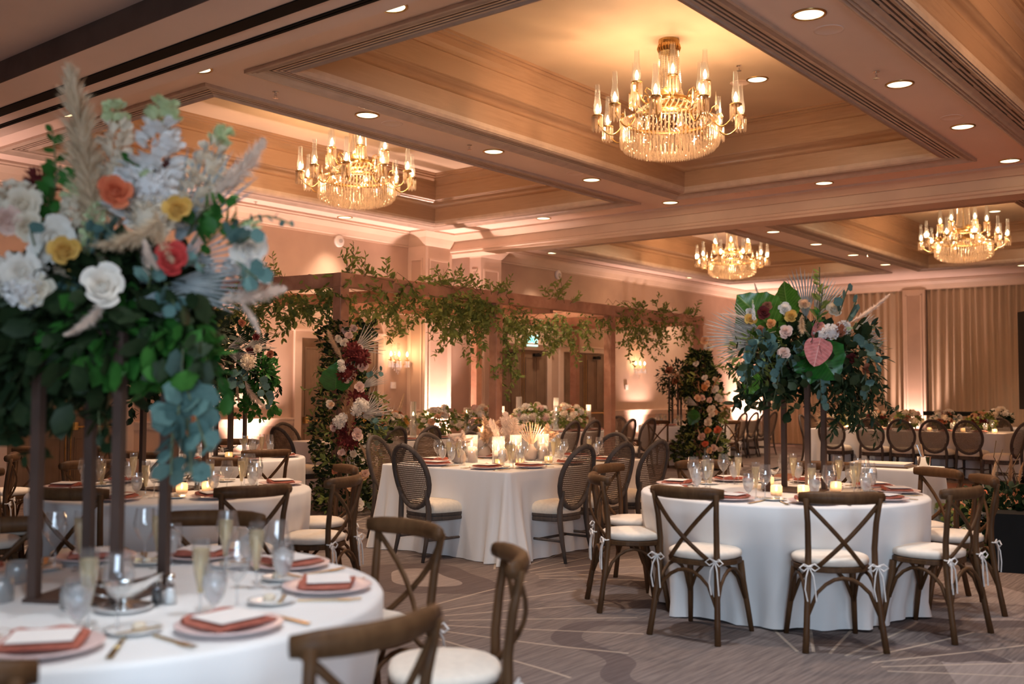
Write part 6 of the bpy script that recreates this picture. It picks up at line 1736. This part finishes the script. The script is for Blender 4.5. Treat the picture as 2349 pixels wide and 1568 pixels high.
for (x0, y0), (x1, y1), n in (((1600, 830), (1570, 830), 10), ((1640, 840), (1672, 850), 12), ((1645, 900), (1672, 905), 10), ((1600, 990), (1575, 1000), 9), ((1600, 1020), (1572, 1030), 8), ((1645, 960), (1670, 960), 10), ((1600, 860), (1575, 870), 10), ((1650, 1000), (1668, 1015), 8)): b.sprig(A(x0, y0, -.3), A(x1, y1, -.3), n, 'lance', 'leafA', .12, .0)

# ---------------------------------------------------------------- low arrangements
vase = MB(); vase.lathe([(.03, 0), (.075, .01), (.085, .06), (.07, .11), (.06, .12), (.05, .11), (0, .02)], 18, cap=False); vase_me = vase.mesh('vase', MT['louis'], True)
def low(label, x, y, w_, h, cols, seed, z=TZ, group='low flower arrangements', n=520, leaf='leafA', extra=None):
    b = Bouquet('low_arrangement', label, (x, y, z), group); rn = random.Random(seed); b.c = Vector((x, y, z))
    put('vase', vase_me, b.t)
    b.mass(n, (x, y, z + h * .55), (w_, w_ * .8, h * .42), .065, 'oval', leaf, .1, .3, 'foliage', z + .01)
    for k in range(30):
        a = rn.uniform(2.2, 6.2); e = rn.uniform(-.1, 1.35); p = Vector((x + w_ * .95 * cos(a) * cos(e), y + w_ * .78 * sin(a) * cos(e), z + h * .5 + h * .52 * sin(e)))
        c = rn.choice(cols)
        if c in HYD and rn.random() < .3: b.ball(p, c, .065)
        else: b.rose(p, c if c in ROSE else 'white', rn.uniform(.045, .07), p - b.c + Vector((-.1, -.15, .15)))
    for e in (extra or []):
        if e[0] == 'plume': b.plume(b.c + Vector(e[1]), b.c + Vector(e[2]), e[3], e[4])
        elif e[0] == 'palm': b.palm(b.c + Vector(e[1]), b.c + Vector(e[2]), e[3])
    return b
wl = ['white', 'cream', 'cream', 'white', 'blush', 'peach']
low('low cream and mustard arrangement at the near end of the long pergola table', 9.72, 10.0, .34, .40, ['mustard', 'cream', 'peach', 'white', 'terra', 'blush'], 1, extra=[('palm', (.05, 0, .15), (.25, 0, .48), 'palm'), ('plume', (.15, 0, .2), (.38, 0, .58), 'pampas', .5)])
low('second low arrangement of cream roses on the long pergola table', 10.72, 9.95, .36, .42, wl, 2)
low('third low arrangement of white blooms behind the second post', 11.85, 10.1, .38, .42, wl, 3, extra=[('plume', (.0, 0, .3), (.0, 0, .52), 'pampasp', .3), ('plume', (.15, 0, .25), (.25, 0, .46), 'pampasp', .3)])
low('fourth low arrangement of cream roses between glass cylinders', 12.95, 10.0, .38, .44, wl, 4)
low('last low arrangement of cream roses by the third post', 14.05, 10.05, .36, .42, ['cream', 'white', 'peach', 'terra', 'cream'], 5)
low('low dark arrangement at the far corner table', 20.7, 10.7, .30, .36, ['cream', 'white', 'terra'], 6)
for i, (y, cols, lb) in enumerate(((7.1, ['white', 'cream', 'peach'], 'low arrangement under the dried grass at the left of the far right table'), (6.55, ['peach', 'burgundy', 'cream'], 'low peach and burgundy arrangement, second along the far right table'), (5.95, ['terra', 'cream', 'blush'], 'low arrangement with anthuriums in the middle of the far right table'), (5.3, ['white', 'cream', 'terra'], 'low white arrangement, fourth along the far right table'), (4.7, ['peach', 'white', 'burgundy'], 'low arrangement at the right end of the far right table'))):
    ex = [('plume', (-.05, .1, .15), (-.2, .3, .45), 'grassdry', .8), ('plume', (0, 0, .15), (.05, .05, .55), 'grassdry', .9), ('plume', (.05, -.1, .15), (.1, -.3, .45), 'grassdry', .8), ('palm', (0, .1, .1), (0, .6, .25), 'grassdry')] if i == 0 else None
    low(lb, 18.75, y, .30, .33, cols, 20 + i, leaf='leafD' if i % 2 else 'leafA', extra=ex)
low('low burgundy arrangement on the farthest table before the drapes', 21.2, 3.9, .35, .40, ['burgundy', 'white', 'terra'], 31, leaf='leafD'); low('second low arrangement on the farthest table', 21.2, 5.0, .3, .35, ['white', 'cream'], 32, leaf='leafD')
for i, (y, lb) in enumerate(((6.9, 'lit votive candle, first from the left on the far right table'), (6.3, 'lit votive candle, second on the far right table'), (5.45, 'lit votive candle, third on the far right table'), (4.9, 'lit votive candle, fourth on the far right table'), (4.4, 'lit votive candle, last on the far right table'))):
    VOTIVE((18.35, y, TZ), 0, lb); point('votive_glow', (18.35, y, TZ + .1), 1.2, WARM, .02)

# dried grass in bud vases on the pampas table
bv = MB(); bv.lathe([(.03, 0), (.06, .01), (.072, .05), (.06, .10), (.028, .14), (.026, .16), (.022, .16), (.022, .14), (0, .02)], 16, cap=False); bvm = bv.mesh('vase', MT['panelgrey'], True)
def grass(px, py, ptop, label, kind, col, w_, seed):
    p = on(px, py, TZ); d = (p - EYE).dot(_F); q = at(ptop[0], ptop[1], d)
    b = Bouquet('dried_grass_vase', label, (p.x, p.y, TZ), 'vases of dried grass on the pampas table', 'vase of grass'); put('vase', bvm, b.t)
    base = Vector((p.x, p.y, TZ + .13)); rn = random.Random(seed); ax = q - base
    if kind == 'fan': b.palm(base, q, col, True); b.palm(base + Vector((.02, .02, 0)), base + ax * .95 + Vector((.03, -.02, 0)), col, True); b.plume(base, base + ax * .9, col, .5)
    else:
        for k in range(10): b.plume(base, base + ax * rn.uniform(.75, 1.15) + Vector((rn.uniform(-1, 1) * w_, rn.uniform(-1, 1) * w_, 0)), col, .8 if kind == 'thin' else 1.9)
grass(1052, 1062, (1055, 995), 'white fluffy dried grass in a vase, leftmost on the pampas table', 'tuft', 'pampasp', .08, 1)
grass(1110, 1050, (1108, 972), 'tan dried grass tuft behind the left pillar candles', 'tuft', 'grassdry', .09, 2)
grass(1165, 1050, (1168, 955), 'tall pale bunny-tail grass in the middle of the pampas table', 'tuft', 'pampasp', .11, 3)
grass(1218, 1055, (1214, 965), 'golden dried palm fan in a grey vase on the pampas table', 'fan', 'grassdry', .05, 4)
grass(1245, 1052, (1250, 985), 'tan dried grass at the right of the pampas table', 'tuft', 'grassdry', .09, 5)
grass(1150, 1058, (1130, 970), 'thin bunny-tail stems leaning left on the pampas table', 'thin', 'pampasp', .03, 6)

# ground arrangement and black speaker at the right edge
b = Bouquet('ground_arrangement', 'dark ground arrangement of foliage and dried grass on the dance floor edge', (9.58, 2.32, 0), None); b.c = Vector((9.58, 2.32, .3))
A = lambda x, y, d=0.0: at(x, y, 8.95 + d)
b.mass(1500, (9.62, 2.26, .30), (.42, .50, .34), .075, 'oval', 'leafD', .1, .2, 'dark_foliage', .01); b.mass(300, (9.45, 2.45, .25), (.3, .4, .26), .07, 'oval', 'leafA', .1, .4, 'light_foliage', .01)
for x, y, col, r in ((2240, 1170, 'red', .05), (2250, 1130, 'coral', .05), (2228, 1178, 'orange', .05), (2280, 1163, 'orange', .05), (2255, 1182, 'white', .04), (2275, 1185, 'cream', .04), (2312, 1152, 'peach', .05), (2230, 1190, 'mustard', .05)): b.rose(A(x, y, -.2), col, r)
b.plume(A(2270, 1150, .05), A(2280, 1055, .1), 'pampas', .6); b.plume(A(2310, 1150, .1), A(2325, 1050, .1), 'pampasd', .55); b.plume(A(2330, 1150, .1), A(2340, 1065, .1), 'pampasd', .5); b.plume(A(2262, 1170, -.1), A(2262, 1110, -.1), 'pampasp', .5)
for k, (x1, y1) in enumerate(((2300, 1030), (2285, 1010), (2320, 1060), (2340, 1040), (2290, 1070))):
    m = MB(); p0 = A(2300 + k * 6, 1160, .1); p1 = A(x1, y1, .1); m.tube([p0 - b.o, p0.lerp(p1, .4) + Vector((.03, -.03, 0)) - b.o, p0.lerp(p1, .75) + Vector((-.04, .03, 0)) - b.o, p1 - b.o], .004, 4); m.build('curly_twig', MT['twig'], b.t)
t = thing('stage_monitor', 'black stage monitor speaker on the floor at the right edge', 'speaker', (9.22, 2.0, 0), .3)
m = MB(); m.v = [(-.28, -.25, 0), (.28, -.25, 0), (.28, .25, 0), (-.28, .25, 0), (-.22, -.25, .46), (.10, -.25, .46), (.10, .25, .46), (-.22, .25, .46)]; m.f = [(0, 3, 2, 1), (4, 5, 6, 7), (0, 1, 5, 4), (1, 2, 6, 5), (2, 3, 7, 6), (3, 0, 4, 7)]; m.build('cabinet', MT['black'], t)
m = MB(); m.bar((.265, 0, .05), (.10, 0, .43), .44, .012, (1, 0, .4)); m.build('grille', MT['slot'], t)
t = thing('loudspeaker', 'tall black loudspeaker tower cut off by the right edge before the drapes', 'speaker', (17.88, 3.62, 0), .68)
m = MB(); m.box((0, 0, 1.95), (.40, .44, 1.56)); m.build('cabinet', MT['black'], t); m = MB(); m.box((-.205, 0, 1.95), (.015, .40, 1.48)); m.build('grille', MT['slot'], t)
m = MB(); m.tube([(0, 0, .1), (0, 0, 1.18)], .02, 8); m.build('pole', MT['black'], t); m = MB(); m.box((0, 0, .05), (.5, .5, .1)); m.build('base', MT['black'], t)
t = thing('keyboard_stand', 'flat black keyboard on a stand before the far drapes', 'keyboard', (22.8, 6.2, 0), .0)
m = MB(); m.box((0, 0, .98), (.35, 1.3, .09)); m.build('keyboard', MT['black'], t); m = MB(); m.bar((-.25, -.3, 0), (.2, .3, .94), .03, .03); m.bar((.25, .3, 0), (-.2, -.3, .94), .03, .03); m.build('leg', MT['black'], t)

# dance floor of red parquet squares
dx0, dx1, dy0, dy1 = 11.2, 16.8, .2, 7.4
df = MB(); df.box(((dx0 + dx1) / 2, (dy0 + dy1) / 2, .008), (dx1 - dx0, dy1 - dy0, .012))
dfo = df.build('dance_floor', MT['dancewood']); tag(dfo, 'reddish portable wooden dance floor beyond the right round table', 'dance floor')
tl = MB(); tl.box((0, 0, 0), (.895, .895, .008)); tlm = tl.mesh('floor_panel', MT['dancewood'])
ny = int((dy1 - dy0) / .9); nx = int((dx1 - dx0) / .9)
for i in range(nx):
    for j in range(ny): put('floor_panel', tlm, dfo, (dx0 + .45 + i * .9, dy0 + .45 + j * .9, .018), (0, 0, (pi / 2 if (i + j) % 2 else 0)))
ed = MB()
for c, d in ((((dx0 + dx1) / 2, dy1 + .04), (dx1 - dx0 + .16, .08)), ((dx0 - .04, (dy0 + dy1) / 2), (.08, dy1 - dy0)), ((dx1 + .04, (dy0 + dy1) / 2), (.08, dy1 - dy0))): ed.box((c[0], c[1], .009), (d[0], d[1], .014))
ed.build('edge_ramp', MT['brass'], dfo)

# crystal wall sconces
def sconce(x, z, label):
    t = thing('wall_sconce', label, 'wall sconce', (x, YL - .01, z), 0, 'crystal wall sconces')
    m = MB(); m.lathe([(.05, 0), (.045, .012), (.0, .016)], 14); o = m.build('back_plate', MT['brass'], t, True); o.rotation_euler = (pi / 2, 0, 0)
    pr = MB()
    for k in range(7):
        a = 2 * pi * k / 7; x_, y_ = .042 * cos(a), .042 * sin(a)
        pr.box((x_, y_, -.07), (.012, .012, .11))
    prm = pr.mesh('prism_drops', MT['crystal'])
    for k, dx in enumerate((-.20, 0, .20)):
        m = MB(); m.tube([(0, -.02, 0), (dx * .4, -.08, -.06), (dx * .9, -.12, -.03), (dx, -.12, .02)], .007, 6); m.lathe([(.01, .02), (.05, .035), (.05, .04), (.01, .035)], 12, (dx, -.12, 0)); m.lathe([(.012, .04), (.012, .10)], 8, (dx, -.12, 0))
        arm = m.build('arm', MT['brass'], t, True)
        m = MB(); m.lathe([(.006, .10), (.016, .12), (.018, .14), (.002, .18)], 10, (dx, -.12, 0)); m.build('flame_bulb', MT['bulb'], arm, True)
        put('prism_drops', prm, arm, (dx, -.12, .03))
    m = MB()
    for k in range(10):
        f = k / 9
        for q in range(5):
            a = pi + pi * q / 4; m.box((.09 * (1 - .5 * f) * cos(a), -.02 + .07 * sin(a) * (1 - .5 * f), .32 - .34 * f), (.012, .012, .02))
    for k in range(7):
        for q in range(6 - abs(k - 3)): m.box(((k - 3) * .035, -.06 - .03 * cos((k - 3) * .5), -.04 - q * .034), (.013, .013, .022))
    stuff(m.build('crystal_strands', MT['crystal'], t))
    point('sconce_glow', (x, YL - .22, z + .16), 4.5, WARM, .04)
sconce(12.72, 1.93, 'lit crystal wall sconce right of the first flower column'); sconce(20.75, 1.95, 'lit crystal wall sconce in the last pergola bay')
sconce(9.0, 1.93, 'crystal wall sconce hidden behind the first pergola bay on the left wall')
